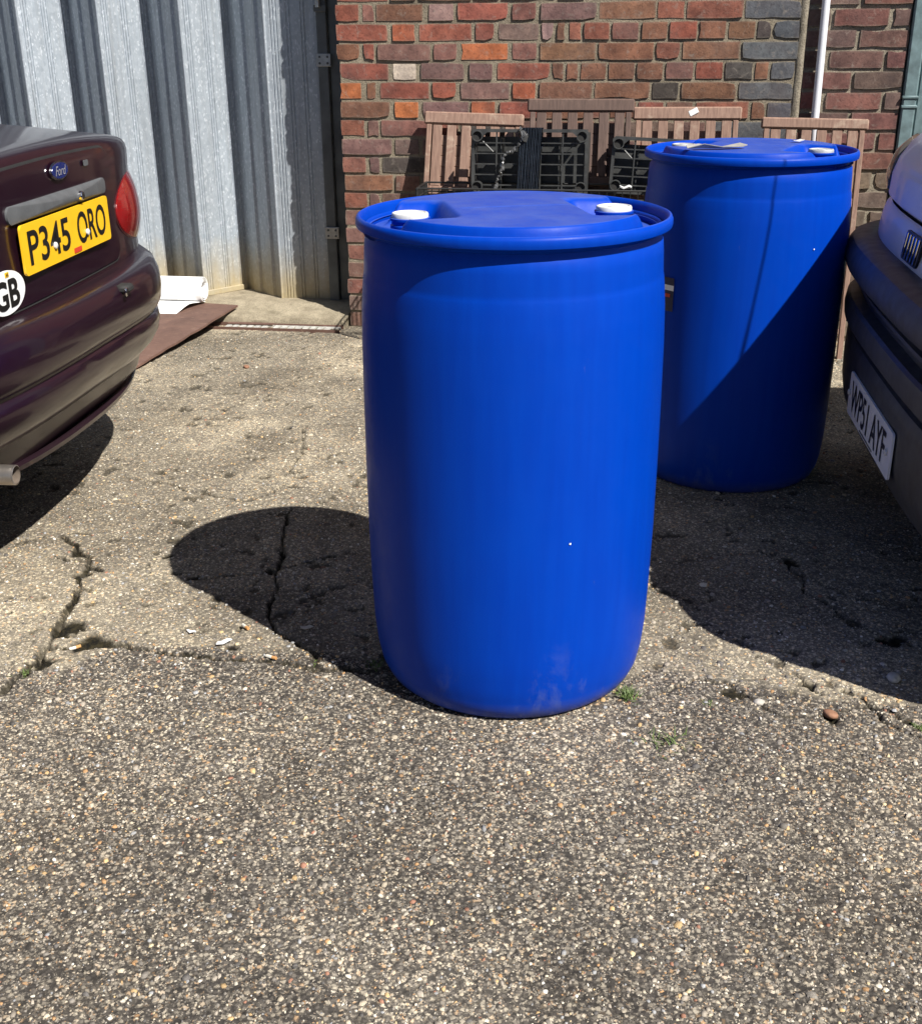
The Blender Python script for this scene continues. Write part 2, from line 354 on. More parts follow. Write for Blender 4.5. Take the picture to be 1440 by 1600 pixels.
# ------------------------------------------------------------------ ground
JOINT = [(-6, 2.30), (-1.6, 2.16), (-.85, 2.12), (-.806, 2.16), (-.745, 2.22), (-.67, 2.21), (-.60, 2.22), (-.53, 2.20), (-.44, 2.19), (-.36, 2.19), (-.32, 2.18),
         (-.25, 2.155), (-.15, 2.14), (.05, 2.10), (.30, 2.06), (.42, 2.10), (.50, 2.07), (.585, 2.03), (.66, 2.00), (.83, 1.955), (1.3, 1.90), (6, 1.6)]
def gpt(px, py, z=0.):   # where a picture point of the crack pattern meets the ground plane
    X = (px-720)/1800; Y = -(py-800)/1800; c, s = math.cos(ROLL), math.sin(ROLL); X, Y = X*c+Y*s, -X*s+Y*c
    d = (X, math.cos(PITCH)+Y*math.sin(PITCH), -math.sin(PITCH)+Y*math.cos(PITCH)); t = (z-CAM_H)/d[2]
    return (d[0]*t, d[1]*t)
CR = [  # traced cracks: half width (m), depth, points measured on the ground
    (.0130, .014, [gpt(*p) for p in [(0, 1082), (40, 1050), (75, 1015), (130, 1016), (190, 1011), (250, 1021), (330, 1030), (400, 1030), (440, 1035), (500, 1045), (580, 1050)]]),
    (.014, .010, [gpt(*p) for p in [(60, 1030), (85, 990), (100, 960), (118, 925), (138, 885), (112, 850), (103, 838)]]),
    (.009, .010, [gpt(*p) for p in [(138, 885), (160, 895)]]), (.008, .008, [gpt(*p) for p in [(85, 872), (125, 880)]]),
    (.009, .010, [gpt(*p) for p in [(455, 795), (440, 850), (432, 900), (428, 930), (417, 972), (445, 1002), (505, 1042)]]),
    (.006, .008, [gpt(*p) for p in [(305, 908), (380, 900), (430, 893), (520, 872)]]),
    (.005, .007, [gpt(*p) for p in [(185, 746), (262, 757), (330, 775), (385, 783), (425, 770), (447, 752), (455, 730), (470, 700), (478, 668)]]),
    (.005, .006, [gpt(*p) for p in [(215, 642), (350, 640), (420, 618), (472, 592), (500, 585)]]),
    (.006, .006, [gpt(*p) for p in [(245, 831), (290, 820), (322, 811)]]), (.004, .006, [gpt(*p) for p in [(400, 520), (470, 522), (520, 530), (560, 548)]]),
    (.006, .008, [gpt(*p) for p in [(1015, 1086), (1080, 1062), (1130, 1068), (1180, 1100), (1225, 1118), (1300, 1120), (1360, 1105), (1440, 1135)]]),
    (.006, .008, [gpt(*p) for p in [(1245, 1050), (1270, 1075), (1285, 1085)]]), (.005, .006, [gpt(*p) for p in [(1318, 1078), (1350, 1100), (1380, 1125), (1440, 1150)]]),
    (.004, .006, [gpt(*p) for p in [(1060, 880), (1180, 860), (1250, 900), (1330, 940), (1440, 950)]]),
    (.005, .007, [gpt(*p) for p in [(1225, 880), (1260, 930), (1350, 985), (1440, 1010)]]),
]
HOLES = [(*gpt(1267, 1068), .020, .012), (*gpt(1300, 1119), .030, .012), (*gpt(130, 900), .030, .008), (*gpt(105, 985), .05, .010), (*gpt(140, 1010), .045, .009), (*gpt(60, 1035), .03, .008), (*gpt(360, 1012), .022, .008),
         (*gpt(270, 870), .02, .006), (*gpt(1140, 1085), .03, .008), (*gpt(1235, 880), .035, .008), (*gpt(1390, 1000), .03, .008), (*gpt(420, 895), .025, .008), (*gpt(300, 905), .02, .006)]
def ground_z(x, y, full=False):
    wx = x+(fbm(x, y, 16, 3, 1)-.5)*.045+(fbm(x, y, 90, 2, 2)-.5)*.008; wy = y+(fbm(x, y, 16, 3, 5)-.5)*.045+(fbm(x, y, 90, 2, 6)-.5)*.008
    z = (fbm(x, y, 1.2, 3, 3)-.5)*.006
    slab = sm(-.012, .012, wy-np.interp(x, [p[0] for p in JOINT], [p[1] for p in JOINT]))
    moss_shade = np.zeros_like(x)
    for hw, dp, P in CR:
        d = np.full_like(x, 9.); P = np.array(P)
        for a, b in zip(P[:-1], P[1:]):
            ab = b-a; t = np.clip(((wx-a[0])*ab[0]+(wy-a[1])*ab[1])/(ab@ab), 0, 1)
            d = np.minimum(d, np.hypot(wx-a[0]-t*ab[0], wy-a[1]-t*ab[1]))
        wid = hw*(.22+.62*fbm(x, y, 13, 3, hw*1000)); dp = dp*.6; pat = .72+.28*sm(.36, .52, fbm(x, y, 20, 3, 33))
        k = 1-sm(wid*.45, wid*1.15, d); z = z-k*dp; moss_shade = np.maximum(moss_shade, (1-sm(wid*.8, wid*1.6, d))*pat)
        k2 = (1-sm(.0014, .0046, d))*min(1., hw/.0055)*pat; z = z-k2*.009; moss_shade = np.maximum(moss_shade, k2*.9)  # narrow slit, its deep shade painted in along with the moss
        z = z+.0018*np.exp(-((d-hw*2)/(hw*1.6))**2)*slab
    for hx, hy, r, dp in HOLES:
        k = 1-sm(r*.55, r*1.1, np.hypot(wx-hx, (wy-hy)*1.25)+(fbm(x, y, 45, 3, 8)-.5)*r*1.2); z = z-k*dp; moss_shade = np.maximum(moss_shade, k)
    pit = sm(.69, .73, fbm(x, y, 24, 5, 12))*slab*.9; z = z-pit*.006; moss_shade = np.maximum(moss_shade, pit*.75)
    rough = (fbm(x, y, 60, 3, 20)-.5)*.0045*(1-.35*slab)+(fbm(x, y, 190, 2, 21)-.5)*.0042
    z = z+rough+slab*.0015
    return (z, slab, moss_shade) if full else z
def build_ground():
    nc = 580; t = np.linspace(-1, 1, nc); out = np.array([.15, .4, 1., 2.5, 7, 20, 60.])
    ys = np.concatenate([[-60, -20, -6, -2, -.5, .3, .7], np.geomspace(.98, 6.4, 740), [6.6, 7, 8, 11, 20, 60.]])
    wdt = .50*np.clip(ys, .98, 6.4)+.14
    X = np.concatenate([-(wdt[:, None]+out[::-1][None]), t[None]*wdt[:, None], wdt[:, None]+out[None]], 1); Y = np.repeat(ys[:, None], X.shape[1], 1)
    R, C = X.shape; z, slab, moss_shade = ground_z(X.ravel(), Y.ravel(), True)
    co = np.stack([X.ravel(), Y.ravel(), z], 1)
    i = (np.arange(R-1)[:, None]*C+np.arange(C-1)[None]).ravel(); F = np.stack([i, i+1, i+1+C, i+C], 1)
    me = bpy.data.meshes.new('ground'); me.vertices.add(len(co)); me.vertices.foreach_set('co', co.ravel().astype('f4'))
    me.loops.add(F.size); me.loops.foreach_set('vertex_index', F.ravel().astype('i4')); me.polygons.add(len(F))
    me.polygons.foreach_set('loop_start', np.arange(0, F.size, 4).astype('i4'))
    me.polygons.foreach_set('use_smooth', np.ones(len(F), bool)); me.update(calc_edges=True)
    for nme, arr in (('slab', slab), ('moss_shade', moss_shade)):
        a = me.attributes.new(nme, 'FLOAT', 'POINT'); a.data.foreach_set('value', arr.astype('f4'))
    return tag(ob('ground', me, M['ground']), 'cracked exposed aggregate concrete yard', None, kind='structure')
build_ground()
def build_pebbles():
    N = 250000; y = 1.05+(5.0-1.05)*rng.random(N)**1.0; x = (rng.random(N)*2-1)*(.60*5.0+.1); keep = np.abs(x) < .58*y+.12
    x, y = x[keep], y[keep]; n = len(x)
    dens = np.where(y < 2.6, 1., np.clip(1-(y-2.6)/1.9, .22, 1)); k = rng.random(n) < dens; x, y = x[k], y[k]; n = len(x)
    size = .0014+.0017*rng.random(n)+.0034*rng.random(n)**6; big = rng.random(n) < .026; size[big] += .0015+.0032*rng.random(big.sum())
    big2 = rng.random(n) < .003; size[big2] += .0035
    z, slab, moss_shade = ground_z(x, y, True)
    k = (moss_shade < .4) & ((slab < .5) | (rng.random(n) < .85)); x, y, z, size, slab = x[k], y[k], z[k], size[k], slab[k]; n = len(x)
    K = 5; ang = np.arange(K)*2*PI/K; rot = rng.random(n)*2*PI; el = .6+.4*rng.random(n)
    jr = .5+.8*rng.random((n, K)); hh = size*(.14+.40*rng.random(n))
    def ring(s, zz):
        lx = np.cos(ang)[None]*jr*s*size[:, None]; ly = np.sin(ang)[None]*jr*s*size[:, None]*el[:, None]
        c, sn = np.cos(rot)[:, None], np.sin(rot)[:, None]
        tilt = (rng.random((n, 1))-.5)*.5
        return np.stack([x[:, None]+lx*c-ly*sn, y[:, None]+lx*sn+ly*c, z[:, None]+zz[:, None]+lx*tilt*.5], 2)
    co = np.concatenate([ring(1., -.0012+0*hh), ring(.72, hh)], 1).reshape(-1, 3)
    b = (np.arange(n)*2*K)[:, None]
    q = np.array([[i, (i+1) % K, K+(i+1) % K, K+i] for i in range(K)]).ravel(); cap = np.arange(K, 2*K)
    L = np.concatenate([q[None]+b, cap[None]+b], 1).ravel()
    ln = np.tile(np.array([4]*K+[K]), n); st = np.concatenate([[0], np.cumsum(ln)[:-1]])
    me = bpy.data.meshes.new('aggregate_stones'); me.vertices.add(len(co)); me.vertices.foreach_set('co', co.ravel().astype('f4'))
    me.loops.add(len(L)); me.loops.foreach_set('vertex_index', L.astype('i4')); me.polygons.add(len(ln)); me.polygons.foreach_set('loop_start', st.astype('i4'))
    me.update(calc_edges=True)
    pal = 1.12*np.array([(.42, .36, .27), (.52, .47, .38), (.30, .26, .21), (.19, .17, .145), (.10, .092, .085), (.36, .21, .10), (.44, .30, .15), (.26, .13, .085), (.66, .62, .54), (.27, .27, .27), (.50, .40, .24)])
    pr = np.array([.16, .075, .20, .22, .15, .03, .045, .03, .016, .05, .02]); pr /= pr.sum()
    ci = rng.choice(len(pal), n, p=pr); col = pal[ci]*(.7+.5*rng.random((n, 1)))
    col = np.concatenate([col, np.ones((n, 1))], 1).repeat(2*K, 0)
    a = me.attributes.new('tint', 'FLOAT_COLOR', 'POINT'); a.data.foreach_set('color', col.ravel().astype('f4'))
    return tag(ob('aggregate_stones', me, M['pebble']), 'small buff and grey stones set in the concrete', 'gravel', kind='stuff')
build_pebbles()

# ------------------------------------------------------------------ walls (wall frame: x along the face, -y out of it)
YAW = .1573; WO = Vector((-.4954, 5.161, 0)); WD = Vector((math.cos(YAW), -math.sin(YAW), 0)); WN = Vector((-math.sin(YAW), -math.cos(YAW), 0))
def W(s, n, z): return WO+WD*s+WN*n+Vector((0, 0, z))
def brick_mesh(lx, lz, seed, ly=.10):
    r = random.Random(seed); bm = bmesh.new(); nx = max(2, round(lx/.055)); nz = 2
    # front grid with a worn edge, closed box behind
    g = {}
    def jit(i, j):
        e = (i in (0, nx)) + (j in (0, nz)); x = lx*i/nx-lx/2; z = lz*j/nz-lz/2; y = 0.
        if e:
            ins = r.uniform(.0, .0024) if e == 1 else r.uniform(.001, .0042)
            if r.random() < .10: ins += r.uniform(.002, .008)
            if i == 0: x += ins
            if i == nx: x -= ins
            if j == 0: z += ins
            if j == nz: z -= ins
            y += .0008
        else: y -= r.uniform(-.0008, .0012)
        return bm.verts.new((x, y, z))
    for i in range(nx+1):
        for j in range(nz+1): g[i, j] = jit(i, j)
    for i in range(nx):
        for j in range(nz): bm.faces.new((g[i, j], g[i+1, j], g[i+1, j+1], g[i, j+1]))
    rim = [(i, 0) for i in range(nx)]+[(nx, j) for j in range(nz)]+[(i, nz) for i in range(nx, 0, -1)]+[(0, j) for j in range(nz, 0, -1)]
    o1 = []; o2 = []
    for (i, j) in rim:
        x = lx*i/nx-lx/2; z = lz*j/nz-lz/2; q = g[i, j].co
        o1.append(bm.verts.new(((x*.12+q.x*.88), .0035, (z*.12+q.z*.88)))); o2.append(bm.verts.new((x, ly, z)))
    n = len(rim)
    for k in range(n):
        a, b = rim[k], rim[(k+1) % n]
        bm.faces.new((g[b], g[a], o1[k], o1[(k+1) % n])); bm.faces.new((o1[(k+1) % n], o1[k], o2[k], o2[(k+1) % n]))
    bm.faces.new(o2); bmesh.ops.recalc_face_normals(bm, faces=bm.faces[:])
    me = bpy.data.meshes.new('brick'); bm.to_mesh(me); bm.free(); me.materials.append(M['brick'])
    me.polygons.foreach_set('use_smooth', [True]*len(me.polygons)); me.set_sharp_from_angle(angle=math.radians(24)); return me
BCACHE = {}
def brick(parent, s0, s1, z0, z1, col, jit=.0025):
    lx = s1-s0; key = (round(lx/.012), random.randrange(5), round((z1-z0)*1000))
    if key not in BCACHE: BCACHE[key] = brick_mesh(key[0]*.012, z1-z0, hash(key) & 0xffff)
    o = bpy.data.objects.new('brick', BCACHE[key]); COL.objects.link(o); o.parent = parent
    o.location = ((s0+s1)/2, random.uniform(-jit, jit), (z0+z1)/2+random.uniform(-.0012, .0012)); o.rotation_euler = (random.gauss(0, .006), random.gauss(0, .006), random.gauss(0, .008))
    o.scale = (lx/(key[0]*.012), 1, 1)
    k = random.uniform(.86, 1.16); o.color = (col[0]*k*random.uniform(.95, 1.05), col[1]*k, col[2]*k*random.uniform(.94, 1.06), 1)
    return o
BC = dict(R=(.265, .090, .064), r=(.25, .10, .072), O=(.47, .155, .065), o=(.37, .12, .066), B=(.20, .10, .066), b=(.215, .112, .070), P=(.185, .108, .098), p=(.215, .102, .083),
          g=(.175, .12, .102), k=(.070, .062, .058), K=(.10, .106, .122), W=(.64, .58, .47), L=(.30, .20, .185), t=(.19, .108, .088))
wall = tag(empty('brick_wall', WO, (0, 0, -YAW)), 'red brick wall with uneven old bricks behind the folding chairs', 'brick wall')
rows = {
 0: ('RpBLRpPbrrK', [(-.006, .093), (.109, .157), (.165, .36), (.384, .487), (.503, .708), (.724, .822), (.84, 1.065), (1.072, 1.297), (1.303, 1.409), (1.415, 1.634), (1.64, 1.855)]),
 1: ('RoRRgLBrrpBRBbkK', [(-.007, .211), (.231, .327), (.342, .561), (.576, .653), (.67, .835), (.845, .893), (.908, .940), (.957, 1.006), (1.016, 1.118), (1.128, 1.233), (1.245, 1.346), (1.354, 1.461), (1.468, 1.573), (1.582, 1.686), (1.693, 1.748), (1.757, 1.855)]),
 2: ('BRtpOpbBrbK', [(-.009, .091), (.108, .152), (.166, .39), (.401, .499), (.515, .71), (.727, .827), (.84, 1.066), (1.075, 1.296), (1.305, 1.40), (1.409, 1.633), (1.641, 1.857)]),
 3: ('RWPPRBBBBBpRkbK', [(.001, .211), (.229, .328), (.346, .529), (.551, .647), (.666, .883), (.893, .937), (.95, .996), (1.007, 1.110), (1.119, 1.224), (1.233, 1.337), (1.348, 1.457), (1.466, 1.573), (1.582, 1.690), (1.698, 1.750), (1.759, 1.850)]),
 4: ('OBRRPoBBkBK', [(-.002, .092), (.115, .154), (.172, .381), (.394, .495), (.514, .717), (.73, .825), (.84, 1.056), (1.066, 1.289), (1.298, 1.403), (1.414, 1.63), (1.640, 1.852)]),
 5: ('BOPoRBpBRBrBK', [(-.001, .213), (.232, .334), (.352, .548), (.558, .658), (.676, .853), (.865, 1.028), (1.037, 1.121), (1.131, 1.236), (1.245, 1.348), (1.358, 1.465), (1.475, 1.685), (1.698, 1.750), (1.759, 1.853)]),
}
PAL = 'BBbpPtrrRgo'; PLOW = 'tttgPpBkr'
ZT = 1.3466
for k in range(-4, 18):
    z1 = ZT-.075*k-.0048; z0 = z1-.0655; z0 = max(z0, -.03)
    if k in rows:
        for c, (a, b) in zip(*rows[k]): brick(wall, a, b, z0, z1, BC[c])
    else:
        s = random.uniform(-.006, .004); odd = k % 2; i = 0
        seq = [.102] + [.046] if not odd else []
        hdr = odd == 1 and False
        lens = seq+[.214 if (i+(0 if odd == 0 else 0)) % 2 == 0 else .1025 for i in range(14)]
        for L in lens:
            e = s+L*random.uniform(.97, 1.03)
            if s > 1.76: break
            if e > 1.70: e = 1.852
            c = BC['K'] if e > 1.8 else BC[random.choice(PLOW if k > 5 else PAL)]
            brick(wall, s, e, z0, z1, c); s = e+random.uniform(.009, .014)
cb = MB().box(.004, 1.862, .0052, .34, -.05, 1.645); cb.build('mortar_core', M['mortar'], wall)
MB().box(.0, 1.866, .004, .34, 1.648, 3.1).build('upper_brickwork', M['brickfar'], wall)
wall2 = tag(empty('brick_wall', WO, (0, 0, -YAW)), 'brown stretcher brick wall with thick pale mortar behind the white pipe', 'brick wall')
RC = [(.15, .082, .072), (.17, .085, .075), (.13, .08, .07), (.185, .085, .075), (.15, .10, .085), (.12, .082, .07), (.20, .095, .08)]
RLOW = [(.19, .15, .115), (.17, .13, .10), (.16, .12, .095)]
for k in range(-4, 18):
    z1 = 1.314-.0763*k-.0055; z0 = max(z1-.0645, -.03); s = 1.882; first = .085 if k % 2 == 0 else .19
    L = first
    while s < 2.23:
        e = min(s+L*random.uniform(.98, 1.02), 2.268); brick(wall2, s, e, z0, z1, random.choice(RLOW if k > 7 and random.random() < .7 else RC)); s = e+random.uniform(.011, .016); L = .208
MB().box(1.868, 2.266, .0085, .34, -.05, 1.60).build('mortar_core', M['mortar2'], wall2)
MB().box(1.868, 2.266, .004, .34, 1.603, 3.1).build('upper_brickwork', M['brickfar'], wall2)
v = []; f = []
for i in range(40):
    z = -.02+i*.0415; j = random.uniform(-.0015, .0015)
    v += [(1.853+j, .004, z), (1.864+j, -.004+random.uniform(-.002, .002), z), (1.879+j*.5, -.003, z), (1.886+j, .006, z)]
for i in range(39):
    for q in range(3): f.append((i*4+q, i*4+q+1, i*4+q+5, i*4+q+4))
mk('mortar_fillet', v, f, M['mortar2'], wall2, 60)
# pipes
P = tag(empty('white_pipe', W(1.940, .024, 0), (0, 0, -YAW)), 'thin white plastic pipe running down the brown brick wall', 'pipe')
MB().tube([(.052, 0, .03), (.004, 0, .9), (0, 0, 1.34), (-.005, 0, 2.2), (-.005, 0, 3.0)], .0155, 14).build('pipe', M['white_pvc'], P, 40)
for z in (.45, 1.75, 2.5): MB().bbox(-.026+(.03 if z < 1 else 0), .022+(.03 if z < 1 else 0), -.020, .022, z-.012, z+.012, .003).build('pipe_clip', M['white_pvc'], P)
T = tag(empty('door_frame', WO, (0, 0, -YAW)), 'flaking teal painted timber door frame at the right edge', 'door frame')
MB().bbox(2.272, 2.325, -.010, .10, .0, 2.3, .006).build('outer_post', M['teal'], T, 40)
MB().bbox(2.328, 2.40, .006, .10, .0, 2.3, .006).build('inner_post', M['teal'], T, 40)
for z in (.95, .985): MB().bbox(2.269, 2.330, -.014, .02, z-.006, z+.006, .003).build('joint_bead', M['teal'], T, 40)
MB().bbox(2.272, 3.5, -.010, .10, 2.302, 2.40, .006).build('lintel', M['teal'], T, 40)
for i in range(9): MB().bbox(2.403+i*.12, 2.403+i*.12+.117, .03, .06, .02, 2.3, .004).build('door_board', M['teal'], T)
# ------------------------------------------------------------------ folding steel gate with its threshold
gate = tag(empty('steel_gate', WO, (0, 0, -YAW)), 'galvanised concertina folding steel gate with fluted panels', 'gate')
def panel(p0, p1, kind, name='panel', zb=.072, zt=3.0, mat='galv'):
    p0 = Vector((*p0, 0)); p1 = Vector((*p1, 0)); d = (p1-p0); L = d.length; d /= L; n = Vector((d.y, -d.x, 0))   # n faces the yard
    pr = [(0, 0)]
    if kind == 'lit': G = [.07, .12, .17, .46, .51, .56, .83, .88, .93]
    elif kind == 'flat': G = [.10, .16, .22, .42, .48, .70, .76]
    else: G = []
    for g in G: pr += [(g*L-.0032, 0), (g*L-.0012, -.0042), (g*L+.0012, -.0042), (g*L+.0032, 0)]
    if kind == 'dark': pr += [(.2*L, 0), (.24*L, .010), (.42*L, .010), (.46*L, 0), (.58*L, 0), (.62*L, .010), (.80*L, .010), (.84*L, 0)]
    pr.append((L, 0)); v = []; f = []; N = len(pr)
    for z in (zb, zt):
        for a, h in pr: q = p0+d*a+n*h; v.append((q.x, q.y, z))
    for a, h in pr[::-1]: pass
    for z in (zb, zt):
        for a, h in pr: q = p0+d*a+n*(h-.004); v.append((q.x, q.y, z))
    for i in range(N-1):
        f.append((i, i+1, N+i+1, N+i)); f.append((2*N+i+1, 2*N+i, 3*N+i, 3*N+i+1)); f.append((i+1, i, 2*N+i, 2*N+i+1)); f.append((N+i, N+i+1, 3*N+i+1, 3*N+i))
    f.append((0, N, 3*N, 2*N)); f.append((N-1, 3*N-1, 4*N-1, 2*N-1)) if False else f.append((N-1, 2*N-1+2*N, 2*N-1)) if False else None
    f = [q for q in f if q]
    return mk(name, v, f, M[mat], gate)
ridges = [-.383-.381*i for i in range(8)]
for i, r in enumerate(ridges):
    if i: panel((r+.004, .22), (r+.147, .425), 'lit')
    panel((r-.381+.1455, .4262), (r, .222), 'dark')
    MB().tube([(r, .221, .07), (r, .221, 3.0)], .0065, 8).build('hinge_rod', M['galv'], gate, 60)
    a = Vector((r, .214, 0)); b = Vector((r+.15, .418, 0)); d = (b-a).normalized(); nn = Vector((d.y, -d.x, 0))
    if i:
        MB().bbox(.006, (b-a).length-.012, -.006, .006, .073, .098, .002, Matrix.Translation(a) @ Matrix.Rotation(math.atan2(d.y, d.x), 4, 'Z')).build('bottom_rail', M['galv'], gate)
panel((ridges[0]+.004, .220), (-.150, .236), 'flat')
MB().bbox(-.146, -.100, .205, .245, .07, 3.0, .003).build('frame_post', M['steel_dark'], gate)
MB().bbox(-.098, -.006, .228, .262, .07, 3.0, .003).build('frame_post', M['steel_dark'], gate)
for z in (1.125, .385):
    h = MB().bbox(-.150, -.085, .194, .204, z-.026, z+.026, .002).build('hinge_plate', M['steel'], gate)
    for sx in (-.135, -.10):
        for sz in (-.013, .013): MB().lathe([(.005, 0), (.005, .004), (.002, .006)], 8, cap1=True).build('bolt', M['steel_dark'], h).matrix_local = Matrix.Translation((sx, .194, z+sz)) @ Matrix.Rotation(PI/2, 4, 'X')
MB().bbox(-.150, -.095, .190, .204, 1.318, 1.345, .002).build('latch_plate', M['steel_dark'], gate)
MB().tube([(-.128, .182, 1.335), (-.128, .182, 1.62)], .011, 10).build('drop_bolt', M['steel'], gate, 40)
# threshold slab falling to the drain
def slabz(n): return .070 if n < -.16 else .070-(n+.16)/.20*.034
v = []; f = []; ns = [-.6, -.42, -.3, -.16, -.10, -.04, .0, .03, .04]; ss = np.linspace(-3.4, -.012, 60)
for s in ss:
    for i, n in enumerate(ns):
        z = slabz(n)+float(vn(np.array(s*30), np.array(n*30), 3))*.005; nn = n+(random.uniform(-.006, .006) if i >= 7 else 0)
        v.append((s, -nn, z-(.012 if i == 8 else 0)))
    v.append((s, -.045, -.02))
C = len(ns)+1
for i in range(len(ss)-1):
    for j in range(C-1): f.append((i*C+j, i*C+j+1, (i+1)*C+j+1, (i+1)*C+j))
b = len(v); e = (len(ss)-1)*C
v += [(-.010, .6, -.02)]; f.append(tuple(e+j for j in range(C))+(b,))
th = mk('threshold', v, [q[::-1] for q in f], M['slab'], None, 35); th.location = WO; th.rotation_euler = (0, 0, -YAW); th['kind'] = 'structure'; th['label'] = 'raised pale concrete threshold under the steel gate'
dr = tag(empty('drain_channel', WO, (0, 0, -YAW)), 'rusty slotted drain channel along the gate threshold', 'drain')
a0, a1 = Vector(gpt(345, 512)), Vector(gpt(546, 511))
def wl(p):
    q = Vector((p[0], p[1], 0))-WO; return q.dot(WD), -q.dot(WN)
(sx0, sy0), (sx1, sy1) = wl(a0), wl(a1); yy = -.083
MB().box(-.72, -.02, yy-.042, yy-.036, -.01, .012).build('edge_rail', M['rust'], dr); MB().box(-.72, -.02, yy+.030, yy+.036, -.01, .016).build('edge_rail', M['rust'], dr)
MB().box(-.72, -.02, yy-.036, yy+.030, -.012, -.008).build('channel_floor', M['under'], dr)
for nm, x0, x1, mt in (('rusty_grating', -.56, -.34, 'rust'), ('zinc_grating', -.335, -.03, 'galv_white')):
    g = MB(); n = int((x1-x0)/.034)
    for i in range(n): g.box(x0+i*.034, x0+i*.034+.021, yy-.034, yy+.028, .001, .008)
    g.box(x0, x1, yy-.035, yy-.027, .002, .0095); g.box(x0, x1, yy+.021, yy+.029, .002, .0095)
    g.build(nm, M['galv_white'], dr)
MB().bbox(-.56, -.345, yy+.018, yy+.040, .009, .017, .002).build('rust_strip', M['rust'], dr)

# ------------------------------------------------------------------ drums
HD = .935; SEAM = round(math.radians(-87)/(2*PI/144))*(2*PI/144)
def drum(name, loc, rotz, label, capm='cap'):
    D = tag(empty(name, loc, (0, 0, rotz)), label, 'drum', 'blue plastic drums')
    prof = [(.0, .012), (.20, .010), (.226, .003), (.240, .0), (.252, .004), (.2625, .014), (.2715, .034), (.2785, .07), (.2832, .12), (.2858, .20), (.2880, .32), (.2886, .45), (.2882, .58), (.2870, .70),
            (.2848, .77), (.2822, .805), (.2806, .822), (.2796, .828), (.2786, .832), (.2783, .838), (.2778, .850), (.2768, .872), (.2750, .893), (.268, .903), (.268, .916), (.272, .919)]
    # densify
    pr = []
    for (a, b), (c, d) in zip(prof[:-1], prof[1:]):
        n = 3 if abs(d-b) > .03 else 1
        for i in range(n): pr.append((a+(c-a)*i/n, b+(d-b)*i/n))
    pr.append(prof[-1]); body = MB().lathe(pr, 144)
    v = []
    for x, y, z in body.v:   # slight blow-moulded unevenness
        r = math.hypot(x, y); an = math.atan2(y, x); k = 1+.0016*math.sin(2*an+z*3)+.0010*math.sin(5*an-z*7)
        if .05 < z < .9 and min(abs(an-SEAM), abs(an-SEAM+PI), abs(an-SEAM-PI)) < .023: k += .0024
        v.append((x*k, y*k, z))
    mk('body', v, body.f, M['drum'], D, 60)
    rim = [(.266, .913), (.272, .9145), (.284, .9135), (.2895, .916), (.2908, .921), (.2905, .929), (.288, .9345), (.2845, .936), (.281, .934), (.2785, .928), (.2765, .918), (.275, .912)]
    MB().lathe(rim, 160).build('rim', M['drum'], D, 50)
    # lid: raised plateau with a pocket round each bung
    nr, na = 100, 256; v = []; f = []
    for i in range(nr+1):
        r = .2768*(i/nr)**.9
        for k in range(na):
            a = 2*PI*k/na; x, y = r*math.cos(a), r*math.sin(a)
            pl = 1-float(sm(.230, .254, r)); z = .905+pl*(.037+.004*(1-(r/.25)**2))
            if r > .258: z = .905+float(sm(.268, .2768, r))*.008
            z += .0035*math.exp(-((r-.236)/.006)**2)
            sg = 1 if x > 0 else -1; yl = y*sg
            wy = float(sm(-.135, -.090, yl))*(1-float(sm(.065, .105, yl)))
            pk = float(sm(.110, .150, abs(x)))*wy; z = z*(1-pk)+min(z, .903)*pk
            if abs(y) < .006 and abs(x) < .1: z += .0012*(1-abs(y)/.006)
            v.append((x, y, z))
    for i in range(nr):
        for k in range(na): f.append((i*na+k, i*na+(k+1) % na, (i+1)*na+(k+1) % na, (i+1)*na+k))
    mk('lid', v, f, M['drum'], D, 70)
    for sg in (1, -1):
        bx = .192*sg
        B = MB().lathe([(.034, .899), (.034, .912), (.0365, .914), (.0365, .919), (.034, .921), (.034, .926), (.0365, .928), (.0365, .932), (.030, .934)], 36, (bx, 0)).build('bung_neck', M['drum'], D, 40)
        MB().lathe([(.0310, .931), (.0335, .9325), (.0335, .9385), (.0322, .9405), (.029, .941), (.0275, .9392), (.012, .9392), (.011, .9402), (.0, .9402)], 36, (bx, 0)).build('bung_cap', M[capm], B, 40)
    return D
d1 = drum('plastic_drum', (.101, 2.170, -.002), math.radians(10), 'nearest blue plastic drum standing clear in the sun with white bungs')
d2 = drum('plastic_drum', (.812, 3.340, -.002), math.radians(-28), 'farther blue plastic drum in front of the chairs, half shaded by the van', 'cap_grey')
# drum sticker, seen past the near drum
def drum_patch(D, name, a0, a1, z0, z1, mat, off=.0015, parent=None):
    n = 8; v = []; f = []
    for i in range(n+1):
        a = a0+(a1-a0)*i/n
        for z in (z0, z1):
            R = (.2848 if z0 > .75 else .2885 if z0 > .2 else .2838)+off; v.append((R*math.cos(a), R*math.sin(a), z))
    for i in range(n): f.append((2*i, 2*i+2, 2*i+3, 2*i+1))
    o = mk(name, v, f, mat, D if parent is None else parent); return o
ra = math.radians(180+26+28)
lab = drum_patch(d2, 'drum_sticker', ra-.24, ra+.24, .520, .612, M['navy'])
drum_patch(d2, 'sticker_band', ra-.24, ra+.24, .577, .592, M['sticker'], .0024, lab)
drum_patch(d2, 'sticker_print', ra-.05, ra+.20, .558, .568, M['redink'], .0024, lab)
for D_, a_, z_ in ((d1, -90+19-10, .385), (d2, -90+26+28, .70)):
    q = drum_patch(D_, 'paint_fleck', math.radians(a_), math.radians(a_)+.012, z_, z_+.0035, M['sticker'], .0012)
